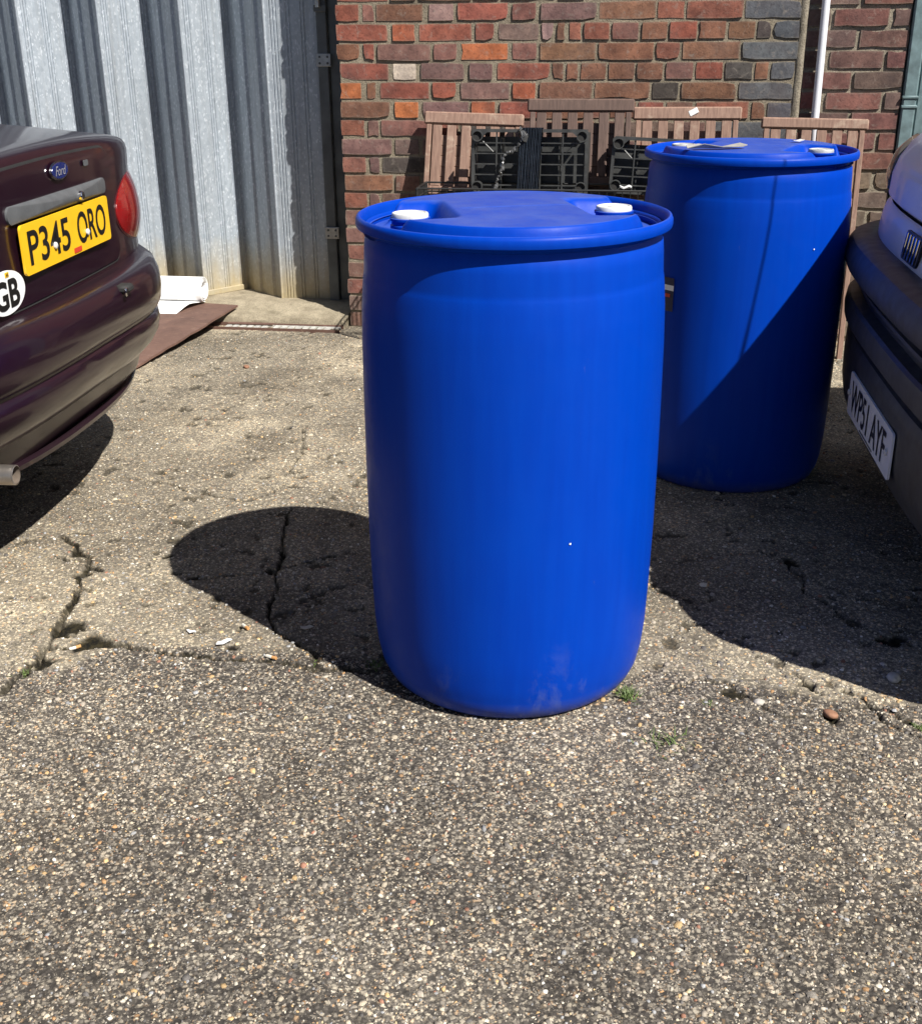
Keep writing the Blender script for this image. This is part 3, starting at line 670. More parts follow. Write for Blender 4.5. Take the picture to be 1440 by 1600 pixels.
# scraps on the lids
def scrap(name, pts, z, th, mat, label, cat, curl=.0):
    n = len(pts); cx = sum(p[0] for p in pts)/n; cy = sum(p[1] for p in pts)/n; v = []; f = []
    rings = [0, .5, 1]
    for zz in (0, th):
        v.append((cx, cy, z+zz))
        for r in rings[1:]:
            for i, p in enumerate(pts): v.append((cx+(p[0]-cx)*r, cy+(p[1]-cy)*r, z+zz+curl*r*r*(.5+.5*math.sin(i*2.3))))
    h = 1+2*n
    for L in (0, h):
        for i in range(n):
            j = (i+1) % n; f.append((L, L+1+i, L+1+j)[::1 if L else -1]); q = (L+1+i, L+1+n+i, L+1+n+j, L+1+j); f.append(q if L else q[::-1])
    for i in range(n): j = (i+1) % n; f.append((1+n+j, 1+n+i, h+1+n+i, h+1+n+j)[::-1])
    return tag(mk(name, v, f, mat, None, 40), label, cat)
def around(cx, cy, rx, ry, n, rot=0, jit=.2):
    r = random.Random(int(cx*1000+cy*77)); out = []
    for i in range(n):
        a = 2*PI*i/n; k = 1+r.uniform(-jit, jit); x, y = rx*k*math.cos(a), ry*k*math.sin(a); out.append((cx+x*math.cos(rot)-y*math.sin(rot), cy+x*math.sin(rot)+y*math.cos(rot)))
    return out
scrap('plastic_chip', around(.272, 2.065, .015, .008, 6, .1), .9345, .003, M['sticker'], 'small white plastic chip lying on the near drum lid', 'chip')
scrap('paper_scrap', around(.69, 3.22, .085, .016, 9, .10), .9455, .002, M['scrap'], 'crumpled pale paper scrap on the far drum lid', 'paper scrap', .012)
scrap('paper_scrap', around(.96, 3.40, .02, .012, 7, .3), .9455, .002, M['cap'], 'tiny pale paper flake near the far edge of the far drum lid', 'paper scrap', .004)

# ------------------------------------------------------------------ folding chairs
def chair(s, ztop, width, n_top, n_bot, roll, mat, label, rail=.05):
    """folded slatted chair leaning on the wall; s = middle of its top rail"""
    m = M[mat]; tilt = math.atan2(n_bot-n_top, ztop); Lc = ztop/math.cos(tilt)
    base = W(s, n_bot, 0)
    C = tag(empty('folding_chair', base), label, 'chair', 'wooden folding chairs leaning on the wall')
    C.rotation_euler = (Matrix.Rotation(-YAW, 3, 'Z') @ Matrix.Rotation(roll, 3, 'Y') @ Matrix.Rotation(-tilt, 3, 'X')).to_euler()
    C.location = base - WD*math.sin(roll)*Lc
    hw = width/2
    bm = MB().bbox(-hw, hw, -.014, .012, Lc-rail, Lc, .006); bm.build('top_rail', m, C, 30)
    for sx in (-1, 1):
        MB().bbox(sx*(hw-.022)-.0105, sx*(hw-.022)+.0105, -.010, .016, .0, Lc-rail-.001, .0025).build('stile', m, C)
    z1 = Lc-.335
    for i in range(6):
        x = -hw+.057+i*(width-.114)/5; MB().bbox(x-.0195, x+.0195, -.007, .005, z1+.036, Lc-rail-.001, .0025).build('slat', m, C)
    MB().bbox(-hw+.034, hw-.034, -.012, .010, z1, z1+.035, .003).build('lower_rail', m, C)
    # folded seat: frame and cross slats, just behind the stiles
    for sx in (-1, 1): MB().bbox(sx*(hw-.05)-.010, sx*(hw-.05)+.010, .028, .046, z1-.06, Lc-.075, .0025).build('seat_rail', m, C)
    for i in range(7):
        z = z1-.03+i*(Lc-.11-z1+.03)/6; MB().bbox(-hw+.040, hw-.040, .0165, .0265, z-.0215, z+.0215, .0025).build('seat_slat', m, C)
    for sx in (-1, 1): MB().bbox(sx*(hw-.082)-.010, sx*(hw-.082)+.010, .018, .038, .03, z1-.07, .0025).build('rear_leg', m, C)
    MB().bbox(-hw+.033, hw-.033, -.006, .010, .10, .125, .003).build('stretcher', m, C)
    return C
chair(.578, .924, .415, .038, .30, math.radians(1.6), 'wood', 'pale worn wooden folding chair leaning on the wall, farthest left')
chair(1.020, .984, .425, .13, .36, 0, 'wood_dark', 'darkest wooden folding chair, tallest of the row, behind the black crate')
chair(1.440, .952, .425, .09, .30, math.radians(-.3), 'wood', 'wooden folding chair with a white tag on its top rail, behind the far drum')
chair(1.935, .912, .408, .10, .30, math.radians(.9), 'wood', 'wooden folding chair beside the grey vehicle, farthest right', .042)
q = tag(MB().bbox(-.018, .018, -.0035, -.0005, -.011, .011, .001).build('paper_tag', M['sticker'], None), 'small white paper tag stuck to a chair top rail', 'tag')
q.location = W(1.465, .108, .935); q.rotation_euler = (math.radians(-12), math.radians(-28), -YAW)

# ------------------------------------------------------------------ black wire cage with crates in it
CG = (.57, .86)   # wall frame s of the middle, n of the middle
cage = tag(empty('wire_cage', W(.850, .335, 0), (0, 0, -YAW)), 'black wire mesh cage holding the plastic crates behind the near drum', 'cage')
hx, hy, hz = .445, .10, .668
def rail(p, q, r=.004, nm='rail'): MB().tube([p, q], r, 6).build(nm, M['blackwire'], cage)
for z in (.38, hz-.035, hz):
    for sy in (-hy, hy): rail((-hx, sy, z), (hx, sy, z))
    for sx in (-hx, hx): rail((sx, -hy, z), (sx, hy, z))
for sx in (-hx, hx):
    for sy in (-hy, hy): rail((sx, sy, .37), (sx, sy, hz), .007, 'corner_post')
for i in range(1, 30): x = -hx+2*hx*i/30; rail((x, -hy, .38), (x, -hy, hz+.004), .002, 'mesh_wire')
for i in range(1, 6):
    rail((-hx, -hy, .38+i*.05), (hx, -hy, .38+i*.05), .002, 'mesh_wire')
for i in range(1, 14):
    for sx in (-hx, hx): rail((sx, -hy+2*hy*i/14, .38), (sx, -hy+2*hy*i/14, hz), .002, 'mesh_wire')
MB().bbox(-hx+.008, hx-.008, -hy+.008, hy-.008, .40, .412, .003).build('shelf', M['blackplastic'], cage)
for sx in (-.2, .2):
    for sy in (-.06, .06): MB().bbox(sx-.02, sx+.02, sy-.02, sy+.02, 0, .40, .003).build('leg', M['blackplastic'], cage)
for sy in (-.06, .06): MB().bbox(-.178, .178, sy-.012, sy+.012, .12, .15, .003).build('leg_brace', M['blackplastic'], cage)
def crate(s, n, z, wd, ht, dp, roll, label, wrap=False):
    """bottle crate stood on its side: its open grid base faces the yard (local -y)"""
    C = tag(empty('plastic_crate', W(s, n, z), (math.radians(-4), roll, -YAW)), label, 'crate', 'black plastic crates in the wire cage'); hw = wd/2; m = M['blackplastic']
    t = .012; cr = .021
    # base frame with cut corners
    fr = MB(); c = .055
    out = [(-hw, 0), (hw, 0), (hw, ht-.01), (hw-.01, ht), (-hw+.01, ht), (-hw, ht-.01)]
    inn = [(-hw+t, t), (hw-t, t), (hw-t, ht-c), (hw-c-.006, ht-t), (-hw+c+.006, ht-t), (-hw+t, ht-c)]
    v = []
    for y in (0, .022):
        v += [(a, y, b) for a, b in out]+[(a, y, b) for a, b in inn]
    f = []
    for i in range(6):
        j = (i+1) % 6; f += [(i, j, 6+j, 6+i), (12+j, 12+i, 18+i, 18+j), (j, i, 12+i, 12+j), (6+i, 6+j, 18+j, 18+i)]
    mk('base_frame', v, f, m, C)
    for sx in (-1, 1):
        for zz in (ht-.026, .03):
            L = MB().lathe([(.0175, -.02), (cr, -.02), (cr, .012), (.0175, .012), (.0165, -.018)], 20); o = L.build('corner_socket', m, C, 40)
            o.location = (sx*(hw-.024), -.002, zz); o.rotation_euler = (PI/2, 0, 0)
            q = MB().lathe([(.0, 0), (.0172, 0)], 20).build('socket_bottom', M['under'], o); q.location = (0, 0, .004)
        MB().tube([(sx*(hw-.044), .008, ht-.046), (sx*(hw-.085), .008, ht-.085)], .0028, 6).build('brace', m, C)
    n1 = 5; n2 = 5
    for i in range(1, n1): x = -hw+t+(wd-2*t)*i/n1; MB().box(x-.0024, x+.0024, .003, .014, t*.5, ht-t*.5).build('grid_bar', m, C)
    for i in range(1, n2+1): z_ = ht-t-(ht-2*t)*i/(n2+.6); MB().box(-hw+t*.6, hw-t*.6, .005, .016, z_-.0022, z_+.0022).build('grid_bar', m, C)
    # walls going back, slatted
    for (x0, x1, z0, z1) in ((-hw, -hw+.005, 0, ht), (hw-.005, hw, 0, ht)):
        for k in range(4): MB().box(x0, x1, .024+k*dp/4, .024+(k+.62)*dp/4, z0+.004, z1-.012).build('side_slat', m, C)
    for k in range(4): MB().box(-hw+.01, hw-.01, .024+k*dp/4, .024+(k+.62)*dp/4, ht-.006, ht-.001).build('top_slat', m, C)
    MB().box(-hw+.006, hw-.006, dp*.9, dp*.9+.004, .004, ht-.03).build('inner_divider', m, C)
    for k in range(1, 4):
        x = -hw+wd*k/4; MB().box(x-.002, x+.002, .03, dp*.88, .006, ht-.035).build('inner_divider', m, C)
    if wrap:
        v = []; f = []; n = 34
        for i in range(n+1):
            x = -.035+.086*i/n; y = -.010-.007*abs(math.sin(i*1.9))-.003*random.random()
            for z_ in (-.004, .09, .18, ht+.006): v.append((x-.012*(1-z_/ht)+random.uniform(-.0008, .0008), y, z_))
        for i in range(n):
            for j in range(3): f.append((i*4+j, (i+1)*4+j, (i+1)*4+j+1, i*4+j+1))
        b = len(v)
        for i in range(n+1): x = -.035+.086*i/n; v += [(x-.012, .03, -.004), (x, .03, ht+.006)]
        for i in range(n): f += [(b+2*i+2, b+2*i, b+2*i+1, b+2*i+3), (i*4+3, (i+1)*4+3, b+2*i+3, b+2*i+1), ((i+1)*4, i*4, b+2*i, b+2*i+2)]
        mk('film_wrap', v, f, M['wrap'], C)
        def crumple(nm, pts, r):
            rr = random.Random(5); B = MB(); P_ = []
            for (a, b_), (c_, d_) in zip(pts[:-1], pts[1:]):
                for k in range(7): t_ = k/7; P_.append((a+(c_-a)*t_+rr.uniform(-.004, .004), -.014+rr.uniform(-.005, .004), b_+(d_-b_)*t_+rr.uniform(-.004, .004)))
            B.tube(P_, [r*rr.uniform(.4, 1.5) for _ in P_], 6); B.build(nm, M['glint'], C)
        crumple('film_tail', [(-.02, ht-.03), (-.055, ht-.075), (-.095, ht-.095), (-.105, ht-.15), (-.125, ht-.20), (-.13, ht-.24)], .006)
        crumple('film_knot', [(-.04, ht-.002), (-.015, ht-.022), (-.03, ht-.045)], .015)
    return C
crate(.838, .365, .640, .455, .246, .15, 0, 'black plastic bottle crate wrapped with a band of black film', True)
crate(1.352, .345, .640, .405, .212, .14, math.radians(2.5), 'black plastic bottle crate tilted beside the far drum')
scrap('paper_scrap', around(*(W(1.215, .42, 0))[:2], .022, .01, 7, -.1), .674, .006, M['sticker'], 'white paper scrap on the rim of the wire cage', 'paper scrap', .01)

# ------------------------------------------------------------------ rusty plate and white vinyl roll by the gate
pc = [Vector((*gpt(371, 479, .066), 0)), Vector((*gpt(213, 574, .014), 0))]; dd = (pc[1]-pc[0]).normalized(); ll = Vector((dd.y, -dd.x, 0)); ll = ll if ll.x < 0 else -ll
v = []; rr = random.Random(3); L = (pc[1]-pc[0]).length
edge = [pc[0]+dd*(L*i/14)+ll*rr.uniform(-.004, .004) for i in range(15)]; far = [p+ll*1.3 for p in edge]
nE = 15
def pz(p, i): return .066-.056*i/14
for z0 in (0, -.009):
    for i, p in enumerate(edge): v.append((p.x, p.y, pz(p, i)+z0+.008))
    for i, p in enumerate(far): v.append((p.x, p.y, pz(p, i)+z0+.008))
f = []
for i in range(nE-1):
    f += [(i, nE+i, nE+i+1, i+1), (2*nE+i, 2*nE+i+1, 3*nE+i+1, 3*nE+i), (i, i+1, 2*nE+i+1, 2*nE+i), (nE+i+1, nE+i, 3*nE+i, 3*nE+i+1)]
f += [(0, 2*nE, 3*nE, nE), (nE-1, 2*nE-1, 4*nE-1, 3*nE-1)]
tag(mk('steel_plate', v, f, M['rust'], None), 'flat rusty brown steel plate lying on the ground by the gate', 'plate')
# roll: axis runs left, its open end faces right; the loose sheet comes off it towards the yard
rx0 = Vector((*gpt(321, 473, .075), 0)); ax = Vector((-.985, .17, 0)).normalized(); fw = Vector((-.17, -.985, 0)).normalized()
RR = .058; zc = RR+.082; prof = []
for i in range(70):   # spiral, outermost turn last
    t = i/69; r = RR*(.62+.38*t); a = -PI/2+2*PI*2.6*(t-1); prof.append((r*math.cos(a), zc+r*math.sin(a)))
for i in range(1, 26):
    d = .42*i/25; prof.append((-d, .084-.055*min(1, max(0, d-.1)/.25)+.012*math.sin(i*.35)*min(1, i/8)))
v = []; f = []; N = len(prof); nx = 12
for j in range(nx+1):
    t = j/nx*1.05
    for i, (b, z) in enumerate(prof):
        sh = max(0, i-69)/25.; tt = t
        if i > 69: tt = .06*sh*2.2+t*(1+.1*sh)+.10*sh*sh
        p = rx0+ax*tt-fw*(b if i <= 69 else b); v.append((p.x-fw.x*0, p.y, z))
for j in range(nx):
    for i in range(N-1): f.append((j*N+i, j*N+i+1, (j+1)*N+i+1, (j+1)*N+i))
rl = tag(mk('vinyl_roll', v, f, M['white_sheet'], None, 60), 'partly unrolled white vinyl sheet lying on the rusty plate', 'vinyl roll')
md = rl.modifiers.new('thickness', 'SOLIDIFY'); md.thickness = .003; md.offset = 0

# ------------------------------------------------------------------ vehicles: ring lofted shells
def loop_pts(Wd, Lg, Dr, Df, n=3., nf=3., k=26):
    P_ = []
    for i in range(-k, k+1):
        t = i/k*PI/2; sg = 1 if t >= 0 else -1; P_.append((sg*Wd*abs(math.sin(t))**(2/n), -Dr*(1-max(0, math.cos(t))**(2/n))))
    m = 10
    for i in range(1, m): P_.append((Wd, -Dr-(Lg-Dr-Df)*i/m))
    for i in range(k//2, -k//2-1, -1):
        t = i/(k//2)*PI/2; sg = 1 if t >= 0 else -1; P_.append((sg*Wd*abs(math.sin(t))**(2/nf), -Lg+Df*(1-max(0, math.cos(t))**(2/nf))))
    for i in range(m-1, 0, -1): P_.append((-Wd, -Dr-(Lg-Dr-Df)*i/m))
    return P_
class Shell:
    def __init__(s, Wd, Lg, Dr, Df, n=3., nf=3.): s.P = loop_pts(Wd, Lg, Dr, Df, n, nf); s.W = Wd; s.L = Lg; s.n = n; s.D = Dr
    def ring(s, z, dr, du, df, crown=0., tiltu=0., dip=0.):
        out = []
        for u, a in s.P:
            fr = max(0., 1+a/.6)
            out.append((-dr+a*(s.L-dr-df)/s.L, u*(1-du/s.W), z-crown*(u/s.W)**2-(tiltu*u+dip*u*u)*fr))
        return out
    def loft(s, name, rings, mat, parent, cap=False, smooth=40, cap0=False, clip=None):
        R_ = [s.ring(*r) for r in rings]; n = len(s.P); v = [p for r in R_ for p in r]; f = []
        for i in range(len(R_)-1):
            for k in range(n): f.append((i*n+k, i*n+(k+1) % n, (i+1)*n+(k+1) % n, (i+1)*n+k))
        if clip is not None: f = [q for q in f if clip(sum(v[i][0] for i in q)/4)]
        if cap: f.append(tuple((len(R_)-1)*n+k for k in range(n)))
        if cap0: f.append(tuple(range(n))[::-1])
        if clip is not None:
            us = sorted({i for q in f for i in q}); mp = {o_: i for i, o_ in enumerate(us)}; v = [v[i] for i in us]; f = [tuple(mp[i] for i in q) for q in f]
        return mk(name, v, f, mat, parent, smooth)
    def a_at(s, u, dr=0., du=0.):
        x = min(.99999, abs(u)/(s.W*(1-du/s.W))); return -dr-s.D*(1-(1-x**s.n)**(1/s.n))
def patch(name, outline, surf, mat, parent, off=.004, bulge=0., n=8, smooth=40, back=-.01):
    """skin laid over a surface: outline in (u, z), surf(u, z) gives a; solid with a return edge"""
    m = len(outline); cu = sum(p[0] for p in outline)/m; cz = sum(p[1] for p in outline)/m; v = [(surf(cu, cz)+off+bulge, cu, cz)]; f = []
    for r in range(1, n+1):
        t = r/n
        for (u, z) in outline:
            uu, zz = cu+(u-cu)*t, cz+(z-cz)*t; v.append((surf(uu, zz)+off+bulge*(1-t**2.2), uu, zz))
    for (u, z) in outline: v.append((surf(u, z)+back, u, z))
    for i in range(m): f.append((0, 1+i, 1+(i+1) % m))
    for r in range(n):
        for i in range(m): a = 1+r*m; b = a+m; j = (i+1) % m; f.append((a+i, b+i, b+j, a+j))
    return mk(name, v, f, mat, parent, smooth)
def rrect(u0, u1, z0, z1, r, k=6, seg=8):
    out = []; P_ = [(u1-r, z0+r, -PI/2), (u1-r, z1-r, 0), (u0+r, z1-r, PI/2), (u0+r, z0+r, PI)]
    for q, (cu, cz, a0) in enumerate(P_):
        for i in range(k+1): a = a0+PI/2*i/k; out.append((cu+r*math.cos(a), cz+r*math.sin(a)))
        nu, nz, na = P_[(q+1) % 4]; e = (nu+r*math.cos(na), nz+r*math.sin(na)); s0 = out[-1]
        for i in range(1, seg): out.append((s0[0]+(e[0]-s0[0])*i/seg, s0[1]+(e[1]-s0[1])*i/seg))
    return out
def wheel(parent, a, u, sgn, r=.30, w=.185):
    Wh = MB().lathe([(.19, -w/2), (r-.02, -w/2), (r-.004, -w/2+.02), (r, -w/4), (r, w/4), (r-.004, w/2-.02), (r-.02, w/2), (.19, w/2)], 40).build('wheel', M['rubber'], parent, 40)
    MB().lathe([(.192, w/2-.012), (.18, w/2-.03), (.07, w/2-.02), (.05, w/2-.008), (.0, w/2-.006)], 32).build('rim', M['trim'], Wh, 40)
    Wh.location = (a, u, r); Wh.rotation_euler = (-PI/2*sgn, 0, 0); return Wh

# ---- aubergine saloon on the left, its tail towards the drums (local x points out of its tail)
car = tag(empty('parked_car', (-.970, 2.8764, 0), (0, 0, -math.radians(5.1))), 'dark aubergine saloon car with yellow rear number plate at the left edge', 'car')
CS = Shell(.865, 4.45, .36, .55, 3.0, 2.6); BS = Shell(.880, 4.45, .48, .55, 2.5, 2.6)
cp = M['carpaint']; CRN = .07
body_r = [(.30, .03, .03, .08), (.42, .0, .0, .03), (.60, .0, .0, .0), (.66, -.004, .0, .0), (.72, .0, .0, .02), (.80, .004, .004, .06), (.86, .003, .012, .20, .01), (.91, .004, .02, .55, .022), (.95, .006, .032, .95, .035),
          (.974, .010, .042, 1.1, .045), (.988, .017, .050, 1.2, .05), (.996, .028, .058, 1.25, .052), (1.001, .045, .068, 1.27, .052), (1.005, .075, .08, 1.28, .052), (1.012, .14, .10, 1.3, .05), (1.028, .30, .12, 1.3, .05), (1.045, .52, .13, 1.3, .05)]
CS.loft('body', body_r, cp, car, False, 50)
CS.loft('window_glass', [(1.045, .52, .13, 1.3, .05), (1.10, .60, .145, 1.38, .04), (1.33, .98, .22, 1.85, .03)], M['glass'], car, False, 30)
CS.loft('roof', [(1.33, .98, .22, 1.85, .03), (1.365, 1.06, .245, 1.93, .03), (1.39, 1.2, .29, 2.1, .03), (1.40, 1.5, .45, 2.35, .02)], cp, car, True, 40)
CS.loft('underbody', [(.245, .30, .10, .25), (.30, .03, .03, .08)], M['under'], car, False, 30, True)
def csurf(u, z):
    zs = [r[0] for r in body_r]; z = max(zs[0], min(.99, z+CRN*0)); return CS.a_at(u, float(np.interp(z, zs, [r[1] for r in body_r])), float(np.interp(z, zs, [r[2] for r in body_r])))
lid = patch('boot_lid', [(u, z-(.045*(u/.86)**2 if z > .9 else 0)) for u, z in rrect(-.37, .37, .668, .968, .05)], csurf, cp, car, .0045, 0, 10, 40)
patch('lid_gap_shade', [(u, z-(.045*(u/.86)**2 if z > .9 else 0)) for u, z in rrect(-.377, .377, .661, .974, .055)], csurf, M['rubber'], car, .0018, 0, 6, 40)  # dark sheet under the lid edge, painted shade of the shut gap
# bumper: shelf, bulge, crease, valance
TL, DP = .02, .05
bump_r = [(.648, .02, .014, 0, 0, TL*.3, 0), (.655, -.030, -.000, 0, 0, TL*.3, .0), (.653, -.060, -.006, 0, 0, TL*.4, .01), (.640, -.086, -.010, 0, 0, TL*.6, .02), (.615, -.099, -.012, 0, 0, TL, .03), (.58, -.103, -.012, 0, 0, TL, .05), (.548, -.098, -.010, 0, 0, TL, .07),
          (.532, -.090, -.007, 0, 0, TL, .08), (.524, -.079, -.004, 0, 0, TL, .08), (.517, -.078, -.004, 0, 0, TL, .08), (.511, -.086, -.006, 0, 0, TL, .08), (.49, -.089, -.007, 0, 0, TL, .08), (.46, -.082, -.005, 0, 0, TL, .08), (.43, -.064, .000, 0, 0, TL, .08), (.402, -.036, .008, 0, 0, TL, .08), (.384, -.012, .017, 0, 0, TL, .075), (.380, .03, .035, 0, 0, TL, .07)]
clipb = lambda a: a > -.62
def bump_loft(name, rings, mat, parent, cap=False):
    R_ = []
    for (z, dr, du, df, *r) in rings: R_.append((z, dr, du, 0., *r))
    return (CS if name == 'lid_seal' else BS).loft(name, R_, mat, parent, False, 45, False, clipb)
bmp = bump_loft('rear_bumper', bump_r, cp, car)
lip_r = [(.304, .022, .026, 0, 0, TL, -.03), (.306, .012, .020, 0, 0, TL, -.03), (.301, .002, .014, 0, 0, TL, -.03), (.288, .006, .016, 0, 0, TL, -.03), (.278, .03, .03, 0, 0, TL, -.03), (.275, .09, .06, 0, 0, TL, -.02)]
bump_loft('lower_lip', lip_r, cp, bmp)
bump_loft('slot_shade', [(.40, .22, .12, 0, 0, TL, .05), (.27, .22, .12, 0, 0, TL, -.03)], M['under'], bmp)  # near-black sheet standing in for the dark beyond the open slot
for u in (-.36, .36):   # bridges across the slot
    z = .348-TL*u-.01*u*u; a = BS.a_at(u, .01); MB().bbox(a-.06, a-.004, u-.02, u+.02, z-.034, z+.034, .006).build('slot_bridge', cp, bmp, 40)
# dark shut line under the lid
bump_loft('lid_seal', [(.668, -.0010, -.001, 0, 0, TL*.3), (.660, -.0022, -.002, 0, 0, TL*.3), (.646, -.0024, -.002, 0, 0, TL*.3)], M['rubber'], car)
# tail lamps, one on each corner
for sg in (1, -1):
    O = []
    for i in range(40):
        a = 2*PI*i/40; c, s_ = math.cos(a), math.sin(a); ru = .232 if c < 0 else .222; rz = .098 if s_ > 0 else .088
        uu = .622+ru*c*abs(c)**.12+.022*s_; zz = .772+rz*s_-.012*c; O.append((sg*min(uu, .848), zz))
    if sg < 0: O = O[::-1]
    lp = patch('tail_lamp', O, csurf, M['lens'], car, .004, .022, 10, 60, -.02)
    O2 = [(.622*sg+(u-.622*sg)*1.05, .772+(z-.772)*1.05) for u, z in O]; O2 = [(max(-.853, min(.853, u)), z) for u, z in O2]
    patch('lamp_rim', O2, csurf, M['amber'], lp, .002, 0, 4, 40, -.012)
# handle strip, plate, badge, stickers
st = patch('handle_strip', [(u, z) for u, z in rrect(-.285, .300, .849, .889, .018)], csurf, M['trim'], lid, .010, .012, 6, 60)
lk = MB().lathe([(.0, .0), (.009, 0), (.011, -.002), (.011, -.008)], 18).build('lock', M['chrome'], lid, 40); lk.matrix_local = Matrix.Translation((.026, .088, .868)) @ Matrix.Rotation(PI/2, 4, 'Y')
def slab_poly(name, outline, a, mat, parent, th=.003, tilt=0., z0=None):
    n = len(outline); v = []
    for q in (0, -th): v += [(a+q-(0 if z0 is None else math.sin(tilt)*(z-z0)), u, z) for u, z in outline]
    f = [tuple(range(n)), tuple(range(2*n-1, n-1, -1))]+[(i, n+i, n+(i+1) % n, (i+1) % n) for i in range(n)]
    return mk(name, v, f, mat, parent)
np_ = slab_poly('number_plate', rrect(-.262, .262, .734, .846, .010, 4, 2), .016, M['yellow'], car, .006)
text_on('plate_lettering', 'P345', M['ink'], np_, .016, -.118, .792, .232, .078, .012)
text_on('plate_lettering', 'ORO', M['ink'], np_, .016, .140, .792, .186, .078, .012)
slab_poly('dealer_strip', rrect(.012, .058, .738, .750, .001, 1, 1), .0175, M['redink'], np_, .001)
for u in (-.095, .105):
    o = MB().lathe([(.0085, 0), (.008, .004), (.005, .006), (0, .0065)], 14).build('plate_screw', M['cap'], np_, 40); o.matrix_local = Matrix.Translation((.0165, u, .776)) @ Matrix.Rotation(PI/2, 4, 'Y')
def ell(cu, cz, ru, rz, n=36): return [(cu+ru*math.cos(2*PI*i/n), cz+rz*math.sin(2*PI*i/n)) for i in range(n)]
bd = slab_poly('badge', ell(.012, .937, .052, .0225), .0070, M['chrome'], lid, .004)
slab_poly('badge_field', ell(.012, .937, .0455, .0185), .0082, M['blue_enamel'], lid, .003)
text_on('badge_lettering', 'Ford', M['silver'], lid, .0084, .012, .937, .062, .022, .0, .35)
gb = slab_poly('country_sticker', ell(-.346, .7145, .0925, .0475, 44), .0035, M['sticker'], lid, .003)
text_on('sticker_lettering', 'GB', M['ink'], lid, .0038, -.346, .711, .118, .064, .03)
slab_poly('sticker_mark', rrect(-.343, -.325, .747, .758, .001, 1, 1), .0045, M['yellow'], lid, .0008)
text_on('sticker_mark_lettering', 'AA', M['ink'], lid, .0046, -.334, .7525, .013, .008, .02, 0, 0, .0006)
sc = slab_poly('small_sticker', rrect(.17, .198, .930, .944, .002, 1, 1), .004, M['trim'], lid, .002)
# stub on the bumper top, exhaust, far-side badge glint
MB().bbox(.075, .112, .085, .135, .622, .642, .006).build('bumper_stub', M['rubber'], bmp, 40)
MB().bbox(.108, .114, .070, .088, .618, .640, .003).build('stub_lens', M['chrome'], bmp, 40)
ex = MB().tube([(-.9, -.50, .30), (-.30, -.515, .335), (-.1, -.52, .352), (.045, -.52, .353)], .0225, 20, False).build('exhaust_pipe', M['exhaust'], car, 50)
MB().tube([(.046, -.52, .353), (-.08, -.52, .351)], .0195, 20, False).build('exhaust_bore', M['soot'], ex, 50)
MB().tube([(.0455, -.52, .353), (.047, -.52, .353)], [.0225, .0200], 20, False).build('exhaust_lip', M['exhaust'], ex)
MB().tube([(-.06, -.52, .350), (-.062, -.52, .35)], [.0005, .0195], 20).build('bore_shade', M['under'], ex)  # dark disc across the bore, shade of the pipe's depth put into colour
for a in (-.95, -3.55):
    for sg in (1, -1): wheel(car, a, sg*.785, sg)

# ---- lilac grey van on the right, its nose towards the drums (local x points out of its nose)
van = tag(empty('parked_van', (1.004, 2.657, 0), (0, 0, math.radians(172.1))), 'lilac grey van with black bumper and white number plate at the right edge', 'van')
VS = Shell(.85, 4.1, .30, .2, 3.2, 3.)
vp = M['vanpaint']
VS.loft('underbody', [(.22, .25, .1, .1), (.26, .04, .03, .02)], M['under'], van, False, 30, True)
VS.loft('lower_body', [(.26, .07, .02, .0), (.70, .07, .0, .0)], vp, van, False, 40)
fb = [(.700, .040, .002), (.735, .040, .002), (.775, .045, .004), (.800, .052, .007), (.812, .064, .014)]
VS.loft('front_panel', [(z, d, u_, 0.) for z, d, u_ in fb], vp, van, False, 40)
VS.loft('bonnet_seal', [(.806, .078, .025, .02), (.828, .078, .025, .02)], M['rubber'], van, False, 30)
bon = [(.822, .062, .012), (.830, .054, .006), (.88, .057, .009), (.93, .068, .022), (.97, .090, .043), (1.00, .118, .064), (1.03, .153, .085), (1.09, .235, .11), (1.17, .34, .125), (1.23, .40, .13)]
VS.loft('bonnet', [(z, d, u_, 0., .02 if z > .9 else 0) for z, d, u_ in bon], vp, van, False, 35)  # upper part out of view, profile shaped to shade the far drum
VS.loft('windscreen', [(1.23, .40, .13, 0., .02), (1.42, .47, .135, .02, .02), (1.62, .62, .16, .05, .02)], M['glass'], van, False, 35)  # unseen, its slope shaped to cast the slanting shadow edge on the far drum
VS.loft('roof', [(1.62, .62, .16, .05, .02), (1.72, .72, .19, .08, .02), (1.78, .95, .28, .2, .01), (1.79, 1.2, .5, .4, .01)], vp, van, True, 40)
def vsurf(u, z): return VS.a_at(u, float(np.interp(z, [b[0] for b in bon], [b[1] for b in bon])), float(np.interp(z, [b[0] for b in bon], [b[2] for b in bon])))
for sg in (1, -1):
    O = [(sg*u, z) for u, z in [(.60, .835), (.66, .835), (.74, .836), (.80, .838), (.812, .87), (.800, .91), (.775, .945), (.74, .965), (.70, .972), (.66, .965), (.63, .94), (.612, .90), (.602, .86)]]
    if sg < 0: O = O[::-1]
    hl = patch('headlamp', O, vsurf, M['lens_clear'], van, .006, .016, 6, 60, -.02)
